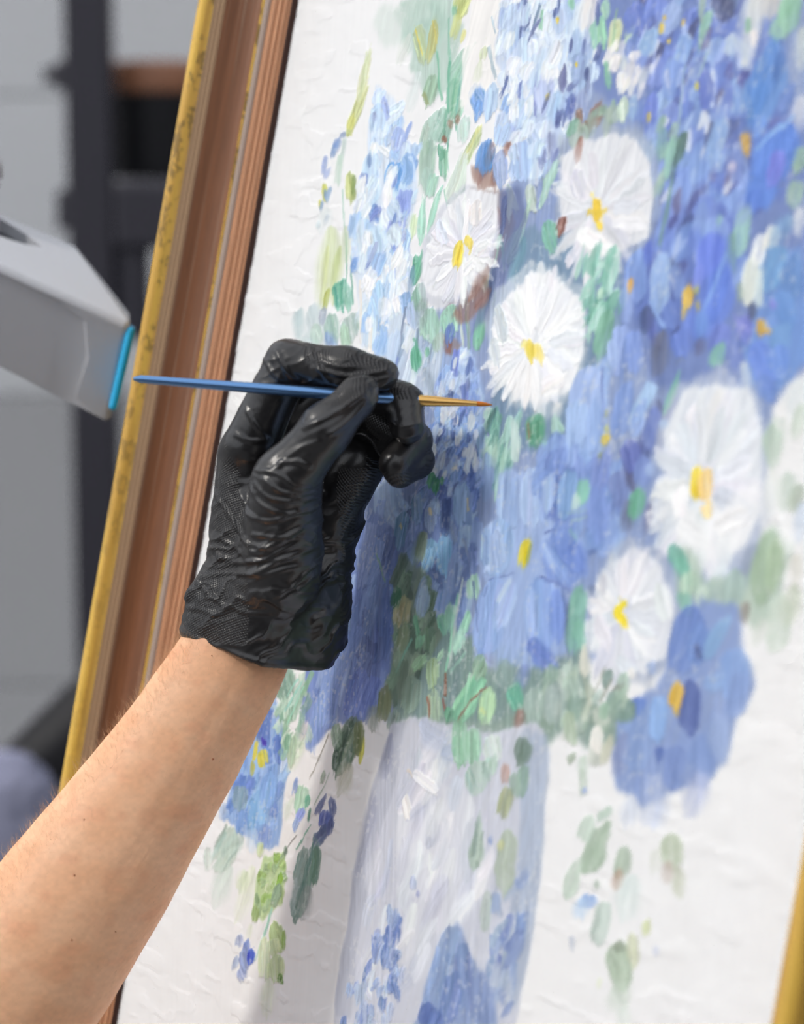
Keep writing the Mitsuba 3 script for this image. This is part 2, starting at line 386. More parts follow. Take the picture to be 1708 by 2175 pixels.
PAINT = """M -
P 7F93C0 .88 2.3:2146 7260 4411 7155 4874 5318 4687 5078 4777 4233 4495 4076 4256 3711 3744 3642 3476 3398 2742 3180 2212 3076 1889 3093 1552 3578 1571 4129 1670 4414 1538 5001 1787 5237 2086 5417 2360 5641 2355 6005 2506 6138 2496 6318 2323 6785
P 667BB6 .7 2.6:2715 7234 4020 7173 3996 6753 4201 6472 4595 6426 4885 5274 4540 5155 3892 5075 3419 5497 3155 5779 3685 5849 3521 6327 2975 6573
P 5A73C0 .6 2.6:3401 6910 3947 6942 4289 6885 4458 6471 4555 6336 4510 6017 4240 5940 4308 5550 4151 5261 3672 5368 3475 5695 3754 5852 3729 6209 3482 6472
P 6C82B6 .8 2.3:1678 4388 2356 4493 2632 4268 2733 3922 2742 3462 2159 3251 1854 3357 1606 3861
P 6F8CA4 .75 2.0:2465 5853 2938 5870 3439 5693 3566 5360 3409 4860 3002 4668 2691 4635 2579 4880 2621 5449
P 7C968C .85 2.3:2098 3453 2447 3749 2778 3623 3483 3645 3706 3781 3829 3466 4079 3467 3994 3260 3658 3287 3337 3074 2919 3139 2246 3109
P 8F7A74 .65 1.3:2004 5252 2239 5478 2442 5645 2505 5855 2365 6058 2065 6077 2045 5997 2368 5902 2360 5641 2254 5427 2086 5417 1953 5275 2150 5051 2329 5170
M misty_foliage
P B3CBC0 .85 1.8:1082 7128 1553 7233 1744 6957 1711 6769 1722 6581 1472 6596 1288 6722 1317 6886
P D9E3DE .8 3.0:1271 7011 1259 6957 1195 6918 1093 6906 981 6923 890 6967 843 7024 855 7080 922 7119 1025 7131 1137 7112 1226 7068
P A9C6B9 .7 2.7:1589 6961 1586 6880 1529 6822 1434 6802 1324 6826 1229 6888 1176 6973 1179 7056 1238 7114 1335 7133 1445 7107 1537 7044
P C3D5CC .6 2.4:1429 7048 1414 7014 1355 6991 1265 6984 1169 6996 1092 7024 1056 7060 1071 7094 1133 7117 1224 7123 1319 7111 1394 7083
Ss 1231 6944 1172 6751 125 D6E1D9 .5
Ss 1390 6720 1362 6474 142 D3DFDA .6
M leaf+
Sd 1293 6983 1440 6766 101 B0C29B .25
Sn 1288 6970 1411 6802 15 E0D060 .5
M leaf+
Sd 1462 6997 1484 6768 91 BABD80 .2
Sn 1436 7006 1518 6868 16 DCC860 .4
M leaf+
Sl 1657 7029 1743 7185 176 BFCA82 .15
Sf 1689 7039 1674 6910 82 CBD28C .3
P 78B294 .9 0.6:1657 7046 1657 7032 1648 7022 1634 7019 1617 7023 1603 7034 1594 7048 1595 7061 1603 7071 1618 7074 1634 7070 1649 7059
M leaf+
Sd 1727 6640 1840 6853 130 98C3AE .2
M leaf+
Sd 1761 6675 1784 6447 151 86BDA0 .2
Sd 1866 6540 1810 6433 87 9FCDB4 .2
M leaf+
Sd 1555 6696 1533 6512 140 9DBBA3 .25
Sn 1476 6583 1551 6512 34 8E9658 .4
M stems
Sn 1590 7015 1676 6770 21 8DBFAB 0
Sn 1676 6770 1803 6232 26 74B59A 0
Sn 1537 6832 1669 6538 20 74B59A 0
Sn 1849 6820 1851 6366 22 7DB8A6 0 -35
Sn 1886 6873 1865 6380 18 84BDAB 0 -53
M foliage
Sd 1619 6479 1713 6312 183 ABCBBD .3
Sd 1754 6473 1695 6298 163 A3C9B9 .3
Sd 1588 6433 1581 6229 138 B9D0C4 .4
Sd 1611 6311 1651 6068 152 A6C4B5 .4
Ss 1626 6230 1666 5987 134 A2BFB0 .4
Sd 1902 6460 1932 6314 103 C3DBD0 .2
Sd 1751 6258 1820 6098 90 86BCA2 .2
Sf 1724 6500 1744 6312 31 76B497 .2
Sd 1699 6285 1776 6205 56 72B094 .3
P 8A5442 .8 0.6:1768 6304 1768 6292 1761 6283 1749 6280 1735 6283 1723 6292 1715 6304 1715 6316 1723 6325 1735 6328 1749 6325 1761 6316
P 8A5442 .7 0.6:1877 6425 1879 6409 1875 6398 1865 6393 1853 6397 1841 6409 1834 6425 1832 6441 1837 6453 1846 6457 1858 6453 1870 6441
P 96604A .6 0.6:1793 6414 1795 6398 1790 6387 1781 6382 1768 6386 1757 6398 1749 6414 1748 6430 1752 6442 1762 6447 1774 6442 1786 6430
P 9A7668 .75 1.0:2048 6196 2251 6225 2318 6135 2283 6056 2111 6067
Ss 2146 6237 2150 6079 94 8A5C4E .5
Ss 2236 6159 2298 6030 53 8E6458 .5
M leaf+
Sd 2067 6394 1931 6122 85 CBD6A2 .35
Sn 2066 6399 1963 6208 21 DBDC90 .3
M leaf+
Sl 1910 5940 1965 6245 175 D8E5D8 .1
Sn 1831 6045 1894 5950 19 A9CDBB .2
Ss 2030 6050 1967 5942 50 8FB3A0 .4
M leaf+
Sl 1702 5718 1651 5992 75 A5D7C4 .05
M leaf+
Sl 1749 5785 1801 6058 67 A0D2BE .05
M foliage
Sd 1627 6149 1712 6015 117 ABC9BD .3
Sd 1724 6123 1720 5989 100 A3CBBA .3
Sd 1578 5890 1586 5727 128 C6DAB4 .3
Sd 1931 5648 1739 5773 62 C9D6CC .5
Sd 1704 5664 1707 5502 100 73B69A .2
Sl 1694 5485 1737 5660 116 6CB095 .2
P A8C9BC .8 0.9:1686 5512 1687 5496 1677 5483 1660 5478 1641 5481 1625 5492 1615 5508 1615 5524 1625 5537 1641 5542 1660 5539 1677 5528
Sd 1692 5447 1751 5356 87 AFCFBF .3
Sd 1773 5479 1761 5397 99 8FC2AC .3
M leaf_sprig
Sl 789 6327 883 6657 118 C9D08C .15
Sl 844 6531 866 6869 109 D3DAAE .5
Sl 832 6412 896 6615 69 D6DCA4 .4
Sd 794 6375 817 6460 89 D6D982 .3
Sn 767 6318 766 6148 50 C6D6CE .2
Sn 754 6219 779 6043 59 BACEC5 .3
Sn 834 6022 972 5687 14 8FBFA8 0
Sn 950 5757 1079 5356 19 78B59E 0
Sn 1037 5634 1163 5333 18 78B59E 0
Sd 863 6118 975 5946 101 A3AF6A .25
Sd 930 6108 959 5996 56 7F9858 .35
Sd 857 6107 914 5953 41 D2D89A .3
M flower_bud_specks
Sd 768 6349 712 6321 37 7F92B8 .4
Sd 714 6315 685 6218 80 7E9BCC .5
Sd 684 6252 672 6195 51 5F82B8 .4
Sd 605 6217 612 6097 61 8CA0D2 .5
Sd 682 6146 634 6060 39 A0B2DA .5
Sd 640 6040 699 5947 70 C6CC66 .4
Sd 659 6012 719 5948 43 7C9BC0 .4
Sd 722 6033 713 5933 50 93AECB .4
Sd 620 5945 660 5880 39 D2D270 .4
Sd 669 5946 652 5874 40 8AA5C2 .4
Sd 735 5863 733 5806 50 B6C6D8 .5
Sd 659 5817 652 5760 51 C6D2D8 .5
Ss 732 5905 686 5733 151 DCE4E0 .6
M olive_smear
Ss 792 5793 871 5301 237 D3DAAF .45
Ss 909 5685 944 5320 108 C0CB88 .4
Ss 782 5680 838 5342 88 CAD398 .5
Ss 938 5799 1006 5577 94 C8D2B8 .5
Sd 880 5429 875 5287 59 B9C470 .4
M striped_leaf
Sd 971 5485 1048 5298 156 64AB92 .45
Sd 1040 5466 1124 5303 97 8ABFAC .5
M grey_green_leaves
Ss 584 5283 682 5103 139 A8C2C2 .5
Ss 719 5306 944 5066 243 B9C8CC .5
Ss 682 5103 843 5072 144 C0CCD0 .4
Sd 932 5263 1055 5102 167 9CB8B0 .45
Sd 1123 5275 1221 5114 189 A8C0BA .45
Sd 779 5196 887 5090 118 BCD2C8 .4
Sd 1093 5217 1177 5069 96 A2C2AC .4
Ss 918 5149 1092 5063 97 8097CC .5
Ss 724 5049 815 4999 68 7C96CC .5
Sd 866 5315 872 5202 69 98A2B4 .5
M blue_spike_left
P D3E1F2 .8 1.5:997 6628 1129 6585 1296 6419 1505 6256 1592 6039 1576 5822 1653 5608 1695 5393 1730 5125 1322 5094 1192 5363 1101 5581 977 5828 989 6025 1035 6222 1013 6418
Cd 48 153 164 0 30 D9E8F6,C4DCF3,AECBEE,C9DBF2,E3EDF7,B9D0EF:1001 6614 1133 6571 1296 6419 1491 6228 1547 6038 1522 5820 1586 5604 1125 5582 1001 5829 1037 6026 1049 6222 1023 6418
Sd 1075 6530 1078 6362 175 BFD6F1 .3
Sd 1100 6571 1175 6446 58 A0B2E0 .4
Sd 1313 6391 1299 6253 133 A9BCEA .35
Sd 1407 6433 1384 6309 47 9DB4E6 .4
Sd 1343 6199 1319 6033 181 5F98DA .3
Sd 1423 6241 1476 6064 133 8DB4E8 .25 35
Sn 1454 6228 1535 6079 24 C4D6F2 .2 24
Sf 1479 6037 1497 5901 119 8DA2E2 .35
Sf 1459 5982 1410 5761 103 8A9DE0 .35
Sd 1386 5842 1480 5654 76 7E93D6 .4
Sd 1112 5624 1100 5539 97 7FA6DE .4
Sd 1166 5918 1261 5838 77 5E84C4 .5
Sd 1203 5919 1256 5871 36 4F6CB0 .4
P 6A7C98 .9 0.6:1074 6424 1074 6413 1068 6404 1057 6401 1044 6404 1033 6412 1026 6424 1026 6435 1032 6443 1043 6446 1056 6443 1067 6435
P 6A86B4 .8 0.9:1094 6184 1095 6170 1087 6160 1074 6156 1059 6159 1045 6169 1037 6183 1037 6197 1044 6207 1057 6211 1073 6208 1086 6198
Sd 1025 6474 1065 6404 50 A4B4D8 .5
Sd 1086 5944 1158 6099 120 D4E6F8 .1
Sd 1344 5951 1468 5845 118 CFE2F6 .1
Sd 1073 5832 1179 5640 112 D8E9F8 .1
Sd 1246 5810 1351 5648 139 C9E0F6 .15
Sd 1192 5752 1172 5585 67 F3F6F8 .1
Sd 1132 6279 1261 6225 41 F4F6F8 .1
Sd 1523 5601 1617 5470 102 7D96DC .35
Sd 1622 5606 1635 5471 63 8EA5E2 .3
Sd 1351 5557 1373 5501 40 4F70A8 .2
Cd 34 137 127 8 22 CFE2F5,B9D4F1,DCE9F5,A9CBEE,EEF3F8,9FC0EA:1172 5585 1631 5607 1686 5393 1686 5122 1345 5096 1216 5364
Sn 1179 5501 1314 5121 36 F3E6DA .6
Sn 1409 5458 1428 5212 42 F4E8DC .6
Sd 1345 5483 1502 5272 143 B4D4F4 .1
Sf 1544 5439 1488 5244 45 F4F7FA .2
Sf 1382 5209 1409 5087 46 F0E9E2 .4
Sd 1543 5384 1645 5227 113 D6E6F4 .2
Cd 10 95 55 4 20 7C93CC,6F86C4,8FA0D0,A5B4D6:891 6502 1296 6419 1547 6038 1586 5604 1734 5233 1352 5152 1149 5583 1025 5830
Cd 22 121 109 4 22 F4F7FA,E6F0F9,DCEBF8:891 6502 1249 6419 1502 6037 1541 5602 1698 5231 1329 5150 1135 5583 1011 5829
M pale_streaks
P C9D6E6 .8 1.0:1548 5275 1827 5401 2039 5281 2135 5103 2161 4867 1825 4809 1689 4959 1574 5113
Cf 38 158 55 8 14 DFE8F2,C5D6EA,B4C6E0,A2B4D4,EDF1F6,8FA3C2:1578 5250 1813 5373 2025 5254 2092 5099 2097 4861 1825 4836 1703 4988
Sn 1681 5365 1679 5067 36 6F839E .5
Sn 1830 5240 1857 5000 35 70829A .5
Sn 1701 5069 1680 4959 27 7084C4 .4
Sn 1982 5251 1973 4983 26 72839A .5
Sd 1717 5395 1814 5266 115 B4C6E2 .3
Sd 1631 5226 1628 5009 128 CADCF0 .2
Sd 1834 5079 1825 4836 134 D5E2F0 .2
Sd 1993 5065 2012 4854 114 C4D4E8 .2
Ss 1936 5034 2118 4863 70 8F9AB0 .5
Ss 2082 4913 2218 4820 45 8C665C .5
Sf 2154 5183 2136 5024 52 86594E .5
M leaf+
Sd 1865 5350 2003 5194 183 ACD0C0 .2
Sd 2013 5221 2064 5137 117 B8CFC2 .4
M leaf+
Sd 2055 5375 2169 5221 149 9CCAB6 .2
Sn 2164 5356 2206 5240 20 C3E0D4 .2
M foliage
Sd 1823 5146 1886 5024 98 6CB896 .15
Sn 1799 5195 1894 5071 19 5FAE8C .2
Sn 1829 5186 1911 5058 16 5FAE8C .2
Sd 1927 5140 1954 5094 48 7ABA9C .3
Sd 2124 5287 2137 5169 94 5F78B8 .3
Sd 1752 5504 1843 5348 120 90B4A4 .5
Ss 1841 5429 1830 5240 107 8A9C9A .5
Ss 1676 5609 1695 5393 72 7E97C0 .5
M stems
Sn 2174 5409 2286 5141 20 D4E0D8 .1
Sn 2213 5451 2320 5170 20 7DB6A0 .2
Sn 2249 5531 2248 5374 17 D8DED6 .2
Sn 2254 5427 2362 4938 21 9DB0B4 .4
Sn 2459 5801 2458 5517 17 C8D2D4 .2
Sn 2420 5722 2390 5539 17 8FB8A8 .2
M leaf+
Sl 2382 5161 2378 5434 99 7FBCA2 .25
M leaf+
Sd 2334 5588 2459 5413 108 86BBA8 .15
M leaf+
Sl 2512 5659 2556 5818 129 A8D0BE .15
M foliage
Sl 2399 5721 2406 5799 66 A5CFC0 .2
Sl 2510 5610 2414 5800 37 90BFB0 .3
Ss 2600 5807 2572 5549 123 6F9AB0 .5
Sd 2402 6072 2524 5933 60 BDCEC8 .3
Sd 2581 6088 2664 5937 87 C2D2C6 .15
Sd 2459 6047 2466 5879 58 CFDDC8 .15
Sl 2536 5689 2608 5923 73 A6D0C4 .1
Sl 2700 5951 2795 6245 79 B4D4C9 .1
Sn 2641 6486 2699 6167 20 A8C8BE .1
Sn 2691 6193 2716 5964 24 A8C8BE .1
Sn 2828 6435 2702 6015 28 ACCBC0 .1 -24
Sl 2585 5832 2622 6013 49 BBD8C4 .15
M blue_spike_centre
P C3D3EC .85 1.3:2048 7238 2762 7206 2975 6847 2956 6573 2857 6372 2637 6102 2508 6133 2375 6240 2200 6342 2213 6473 2271 6603 2114 6789 2161 6945
Cd 80 174 182 2 22 D2E2F4,BFD3F0,AFC6EA,E2ECF6,C9D9F1,A3B8E2,D9E6F5:2035 7212 2730 7182 2918 6849 2910 6598 2799 6372 2626 6141 2421 6150 2203 6421 2156 6788
Sd 2239 7151 2279 6968 65 5A6AA4 .45
Sd 2338 7018 2265 6916 57 5C6A9E .5
Sn 2270 6942 2289 6759 25 4A5A92 .5
Sn 2180 6997 2259 6864 25 6478A8 .5
Sn 2398 7093 2381 6939 34 4F6A8A .5
Sd 2684 6727 2731 6587 75 636A98 .4
Sd 2759 6587 2838 6649 41 6A76AA .4
Sd 2805 6574 2804 6422 96 5C6EB0 .4
Sf 2460 6731 2532 6447 27 5F6FB8 .4
Sf 2351 6655 2393 6421 28 6A7AB8 .5
Sd 2279 6577 2246 6473 85 8AACDC .4
Sd 2166 6316 2150 6137 165 6A9CDA .3
Sd 2156 6263 2211 6159 83 4E8ED6 .3
Sd 1925 6633 2057 6473 126 7FA6DC .3
Sd 2012 6526 2017 6420 78 6E9AD8 .4
Sd 2109 6631 2127 6421 120 BAD3F0 .2
Sd 2264 6264 2365 6058 137 A2B4DA .3
Sd 2282 6421 2257 6290 146 B9D0F0 .2
Ss 2208 6316 2169 6158 86 A08078 .6
Ss 2353 6317 2334 6239 85 8A4F3C .6
Sd 2455 6318 2546 6113 166 B2CBEF .12
Sd 2381 6292 2447 6202 83 C9DBF3 .1
Sd 2521 6370 2645 6218 100 BDD0EE .2
Sd 2623 6294 2691 6193 82 8F9CC8 .4
Sf 2212 7100 2217 6865 93 B5CCEA .2
Sd 2567 7062 2630 6906 125 B9C9E6 .2
Sd 2515 6678 2621 6473 152 B6C4EA .15
Sd 2700 6587 2706 6422 137 B4CDEE .15
Sd 2552 6832 2568 6703 121 C9D9EE .15
Sd 2327 6914 2365 6706 147 CADDF3 .15
Sd 2761 6928 2752 6751 113 A9C2E2 .3
Sd 2820 6801 2826 6624 119 9AAFD6 .3
Sd 2891 6598 2893 6422 102 94A4CC .4
Ss 2681 6371 2763 6219 92 7C8AB4 .5
Sd 2571 6990 2581 6954 23 E8D050 .1
Sd 2599 6580 2617 6544 29 E8D050 .1
Sd 2796 6746 2810 6710 22 DCC850 .1
Sf 2429 7041 2442 6937 36 8CC4A4 .3
Sd 2656 7109 2686 7032 51 8CC8A4 .2
M white_gap
Ss 2823 7153 2820 6927 160 E9E5E0 .3
Ss 3138 6868 3249 6595 152 DDDDE4 .35
Ss 3264 6742 3194 6596 90 E4E2E4 .4
Sd 3356 6741 3400 6643 60 DCE1EC .3
Sd 3015 6772 3063 6733 55 F0ECEA .3
M white_ground_centre
P F1EFEC .85 1.3:1731 7226 2000 7214 2108 6736 2069 6579 1968 6632 1891 6527 1834 6500 1791 6795 1810 6955
Sd 1766 6956 1739 6871 45 E0DD90 .4
Sd 1971 6844 1973 6765 79 CDDAB0 .5
Ss 1951 6765 1968 6632 69 C9D4B4 .6
Sn 1989 7003 2055 6922 21 8FA8B8 .5
Sn 2014 6844 2131 6657 33 8FABB8 .5
M leaf+
Sd 2906 6989 2979 6807 142 96CEAE .2
M leaf+
Sd 3061 6974 3074 6790 99 D5DDB4 .2
M leaf+
Sd 3193 6953 3170 6848 77 C8E0CF .3
Sn 3049 7020 3086 6746 15 9FC4A4 .3
Sd 3034 6771 3097 6596 50 8CC4A6 .2
Sd 2932 7074 2986 6972 74 A4CDB8 .4
M blue_field
Cd 60 158 82 4 20 4F5E9C,5A6AAE,47528A,6470B4,566090:3076 7167 3965 7129 3984 6800 4429 6335 4343 5921 4308 5550 4118 5258 3601 5363 3439 5693 3697 5802 3521 6327 3311 6570
Cd 95 163 155 5 26 8FABDC,7C93D2,6F86CE,93B0DE,7A8FCE,A3B8E4,6A80C8:3076 7167 3898 7132 3984 6800 4201 6472 4177 6054 3941 5930 3627 6328 3634 6040 3449 6326 3311 6570
Cd 40 174 164 10 24 86A2DC,7892D4,8FA9E2,6C84CE:3627 6328 4105 6332 4319 6012 4308 5550 3972 5813 3697 5802
Cd 26 116 55 4 20 4C5690,5A63A0,454A70,6A6488:3143 6918 3959 6895 4201 6472 4177 6054 3959 5860 3767 5804 3557 6327
Cd 30 105 45 4 20 C3D0EA,AFC2EA,D6DEEC,9FB6E8:3181 6916 3959 6895 4201 6472 4177 6054 4063 5723 3767 5804 3557 6327
Cd 10 79 73 6 20 8FB5A4,A8C4B4,7C9E98:3518 6472 3764 6472 3808 6044 3634 6040
Sd 3346 6912 3349 6765 149 8FB2DC .2
Sd 3621 6880 3631 6712 129 8AA8DC .2
Sd 3554 6737 3594 6520 141 86A2DA .2
Sd 3456 6569 3466 6399 109 7286D6 .2
Sd 3780 7066 3930 6942 127 4A547C .3
Ss 3876 7086 3910 6931 133 3F4768 .4
Sd 3811 6685 3878 6495 110 6878C4 .3
Sd 4066 6612 4125 6448 94 7A96CA .3
Sd 3965 6871 3946 6754 84 C0CCE0 .4
Sd 4096 6751 4081 6682 83 9FB2D4 .4
Sd 3524 6690 3564 6593 46 B9C6E6 .3
Sd 3656 6616 3705 6496 32 A9B6EA .3
Sd 3421 6929 3429 6871 50 E2C24C .1
Sd 3500 6859 3508 6830 31 E0C850 .1
Sd 3428 6968 3429 6939 29 D8B850 .2
Sd 3588 6953 3584 6915 36 D8C060 .1
Sd 3444 6467 3454 6404 39 D8C24C .1
Sd 3772 6624 3781 6591 30 D8D060 .1
Sd 3956 6519 4016 6355 64 8FA6DC .3
M leaf+
Sl 3771 6995 3753 6777 71 9CC9B0 .2
M leaf+
Sd 3697 7093 3726 6930 62 ABBFB8 .2
M stems
Sn 3659 6712 3691 6352 21 A3BECB .2
Sn 3691 6352 3718 6042 28 6F9890 .3
Sn 3718 6042 3721 5779 35 6E9496 .4
Sn 3813 6780 3772 6638 18 9FBAC4 .2
M leaf+
Sd 3737 6377 3723 6204 71 4C685E .3
M leaf+
Sl 3656 6352 3674 6125 71 8FBCAE .2
Sd 3580 6400 3600 6231 78 8FB2B8 .4
M white_gap
Ss 4078 7101 4075 6705 157 E6E6E3 .25
Sd 4086 6891 4124 6820 59 EDEAE6 .3
Ss 3972 6847 4096 6751 75 C9D4E2 .4
Ss 4197 7119 4212 6934 199 D8D6C8 .3
Sd 4339 7067 4327 6861 166 92C6A4 .3
Sd 4277 6932 4274 6817 120 A0CCB4 .4
Ss 4417 6882 4488 6676 120 D9DED8 .4
Sd 4054 6939 4067 6864 39 7FAF98 .3
Ss 4529 6562 4518 6358 142 DADFE6 .4
Sd 4561 6313 4595 6178 104 9DC0A8 .3
Sd 4585 6155 4594 5997 114 A5C3B0 .3
Ss 4470 6176 4455 6107 65 8A7A78 .4
Ss 4635 6021 4668 5887 122 DDE2E0 .4
M blue_iris_upper_right
P 6A95D2 .8 1.5:4135 6727 4233 6852 4344 6769 4404 6586 4322 6380 4186 6402 4111 6565
Sd 4258 6817 4201 6472 204 5F8FD0 .15
Sd 4224 6633 4219 6402 121 5580C8 .2
Sd 4319 6770 4327 6609 78 4F74B4 .3
Sd 4455 6608 4394 6471 98 6A86C4 .3
Sd 4288 6449 4237 6333 120 6A90DA .2
P 5F88DA .85 1.3:4254 6264 4406 6426 4533 6422 4574 6336 4476 6153 4421 5992 4281 6034 4268 6149
Sd 4507 6403 4316 6150 176 5F86DA .15
Sd 4441 6289 4424 6106 111 7580DA .2
Sn 4495 6449 4274 6287 26 86ACDE .2
Sd 4011 6437 3979 6237 132 96B4E2 .15
Sd 4007 6261 4048 6168 94 A3BCE8 .2
Sd 4328 6104 4325 5989 132 5F80D4 .2
Sd 4117 6285 4176 6124 107 7E92D2 .3
Sd 4122 6227 4140 6174 44 D0C0D0 .3
Ss 4126 6379 4183 6263 91 7C8FC8 .4
M blue_iris_upper_right/flower_centre
Sd 4162 6367 4212 6252 67 E4B048 .15
M white_gap
Cd 16 89 73 4 20 E4E2E4,D5DAE4,EDEBE8,C8D0DE:3051 6846 3288 6791 3413 6594 3244 6546 3061 6671
Cd 10 105 91 4 20 8FAA9A,A3B8A8,8A6A5C,9FB2B0:2866 6548 3251 6521 3180 6374 2890 6322
M blue_spike_centre
Cd 16 121 41 2 16 56659C,4C5A90,6A78AC,5F6FA8,7A86B0:2077 7211 2847 7177 2996 6772 2940 6422 2666 6141 2410 6188 2179 6709
Cd 26 142 109 2 16 E9F0F8,D9E6F6,C6D9F2,F2F5F8:2035 7212 2571 7189 2725 6777 2706 6422 2572 6191 2362 6213 2137 6710
M daisy_upper
P B4BCC4 .5 1.6:2767 6346 3091 6423 3394 6399 3569 6279 3694 5945 3569 5748 3138 5704 2861 5868
P E3E4E8 .95 1.2:2815 6245 2960 6347 3146 6361 3377 6326 3518 6206 3598 6039 3614 5846 3429 5729 3121 5765 2912 5895
R 46 73 ECECF0,E2E3E8,F3F3F5,D6D9E0:3175 5953 392 417
Sd 3048 5824 3347 5762 107 FBFBFC .1
Sd 3307 5908 3566 5893 86 F3F3F6 .2
Sd 2940 6172 3050 6024 98 DCDDE6 .2
Ss 2930 6347 2952 6209 61 96604E .5
Ss 3002 6472 3005 6323 93 8FA498 .4
Ss 3109 6497 3131 6349 112 A5B8AA .4
Sd 3222 6559 3249 6418 95 C3D4C2 .2
Sd 3311 6570 3332 6423 80 9DBCE0 .3
Sd 2856 6447 2864 6347 78 7FAE98 .4
M daisy_upper/flower_centre
Sd 3151 6014 3211 5905 68 F2CE3C .25
Sf 3096 5938 3264 5956 30 F0D24A .35
Sd 3203 5905 3247 5857 34 F2CE3C .3
Sd 3101 6045 3139 6002 25 F0DC80 .4
M dark_gap
P 5F6C98 .75 1.8:2332 6057 2532 6074 2618 5884 2563 5651 2500 5442 2435 5308 2299 5273 2390 5539 2418 5800
P 8A6A62 .7 1.5:2217 5556 2381 5642 2419 5437 2291 5298 2116 5313
Sd 2400 6007 2422 5800 66 4E5C8C .4
Sd 2401 5643 2444 5438 57 55648C .4
Ss 2345 5953 2390 5799 56 8A5E50 .5
M daisy_left
P C2C6D2 .6 1.5:1733 5719 1837 5965 2065 6077 2339 6005 2406 5799 2375 5590 2212 5424 1922 5380 1774 5506
P E8E9ED .95 1.0:1770 5667 1867 5939 2073 6051 2309 5991 2370 5824 2326 5614 2180 5462 1906 5433 1788 5533
R 50 64 F0F0F3,E6E7EC,F7F7F8,DADDE6:2112 5696 322 308
Sd 1825 5857 1951 5728 77 DEE3F0 .2
Sd 2154 5553 2236 5636 73 FFFFFF .1
Sd 2221 5687 2330 5744 76 F8F8FA .1
Sd 2151 6000 2176 5843 101 E6DFDE .3
Ss 2254 5427 2367 5616 94 8C665C .35
Ss 2310 5378 2417 5515 75 845A50 .4
Ss 2143 5367 2229 5294 53 8C6A62 .4
M daisy_left/flower_centre
Sd 2082 5755 2075 5601 104 EFD546 .2
Sd 2119 5775 2188 5712 53 F2DC5A .3
Sn 2177 5751 2183 5672 30 F0DA60 .3
M daisy_middle
P C6D0D8 .6 1.6:2402 5280 2486 5492 2683 5657 2917 5668 3185 5532 3303 5244 3259 4993 3103 4867 2778 4899 2529 5056
P F2F3F6 .95 1.2:2463 5284 2541 5444 2701 5594 2931 5619 3180 5483 3277 5242 3227 5040 3067 4926 2783 4950 2562 5085
R 60 73 FAFAFC,F4F5F8,FFFFFF,E4E8EE:2861 5223 411 392
Sd 2487 5415 2619 5243 106 D2DAE0 .3
Sd 2498 5235 2602 5088 93 D8DFE8 .3
Ss 2778 5674 2836 5538 96 F6F7F8 .4
Ss 2917 5668 2940 5518 85 F8F8FA .4
Sd 2989 4994 3158 5084 115 FFFFFF .1
Ss 3154 4959 3144 4858 92 ECEEEC .3
M daisy_middle/flower_centre
Sd 2808 5244 2890 5137 82 F3D94C .3
Sd 2880 5242 2951 5129 63 F6E070 .35
Sd 2798 5251 2771 5204 53 F4E27C .4
M foliage
Cl 34 163 73 22 24 7DB8A6,A4D0C4,8EC4B4,6FA99A,B4DACE:2983 5709 3356 5726 3491 5501 3458 5353 3294 5342 3172 5581
Sl 3163 5477 3304 5674 52 A9D6C8 .1
Sl 3116 5591 3125 5778 46 B6DCD0 .1
Sd 2776 5890 2892 5730 122 7FB8A4 .2
Sd 2925 5920 2914 5819 79 8A5A4E .4
Sd 3326 5565 3328 5491 52 C4E0CC .2
M leaf+
Sd 3429 5461 3398 5197 141 7DB29A .2
M foliage
Cd 26 132 82 12 20 8FBFB2,A9D0C6,7FB2A8,B9DACF,6FA59C:2546 4851 2824 4878 2964 4664 2844 4524 2560 4517 2542 4722
M leaf+
Sd 2971 4862 3046 4708 154 62A284 .25
Sn 2938 4813 2981 4717 22 8A6A50 .4
M leaf+
Sl 2904 4595 2818 4814 97 CBE0DC .1
M leaf+
Sl 3143 4584 3103 4754 105 9CCFC0 .2
M leaf+
Sl 2770 4388 2803 4698 71 B4DACC .2
M foliage
Sd 2466 4870 2469 4688 91 86A8C0 .4
Sl 2849 4296 2876 4553 47 9ACDB0 .2
Sd 3137 4883 3208 4765 83 A9CDBC .3
M blue_spike_lower
P 9DB9E6 .85 1.3:2092 5099 2332 5157 2532 4902 2612 4626 2604 4367 2235 4321 2127 4467 2135 4733 2096 4941
Cd 80 100 109 6 24 A9C4EE,93B2E8,B9CFF0,86A4E0,C6D8F2,7C9ADA:2121 5075 2319 5130 2491 4898 2591 4624 2584 4365 2252 4337 2148 4469 2135 4733
Sf 2228 5150 2240 5006 68 7384D2 .3
Sf 2347 4963 2371 4808 58 7384D2 .4
Sd 2150 5051 2209 4924 104 A3C2F0 .15
Sd 2288 4800 2407 4682 118 9FBEF0 .15
Sd 2126 4838 2198 4739 91 94B6EC .2
Sd 2264 4588 2343 4466 115 A5BEEA .2
Sd 2491 4613 2562 4440 119 A9BFE6 .2 -20
Sd 2536 4773 2571 4621 89 92B4D6 .3
Sd 2312 4790 2335 4740 36 F0EEEA .1
Sd 2383 4517 2402 4483 35 E0E0DC .2
Ss 2651 4630 2703 4380 161 8DA9D6 .4
Cd 50 105 100 12 24 8FAADC,7890CC,A3BCE4,6A80BE,86A4D6:2239 4454 2608 4497 2694 4199 2370 4155 2066 4300
Sn 2617 4678 2640 4526 16 B8C8D8 .3
Cd 34 89 41 4 20 5F78B8,6A80BE,54689C,7F8FC0:2079 5072 2351 5094 2534 4824 2636 4397 2277 4327 2117 4572 2126 4838
Cd 30 89 55 4 20 D0DEF4,BCD0F2,DDE7F4:2121 5075 2351 5094 2534 4824 2636 4397 2277 4327 2117 4572 2126 4838
M leaf+
Sd 2241 4449 2213 4366 132 4F9A78 .25
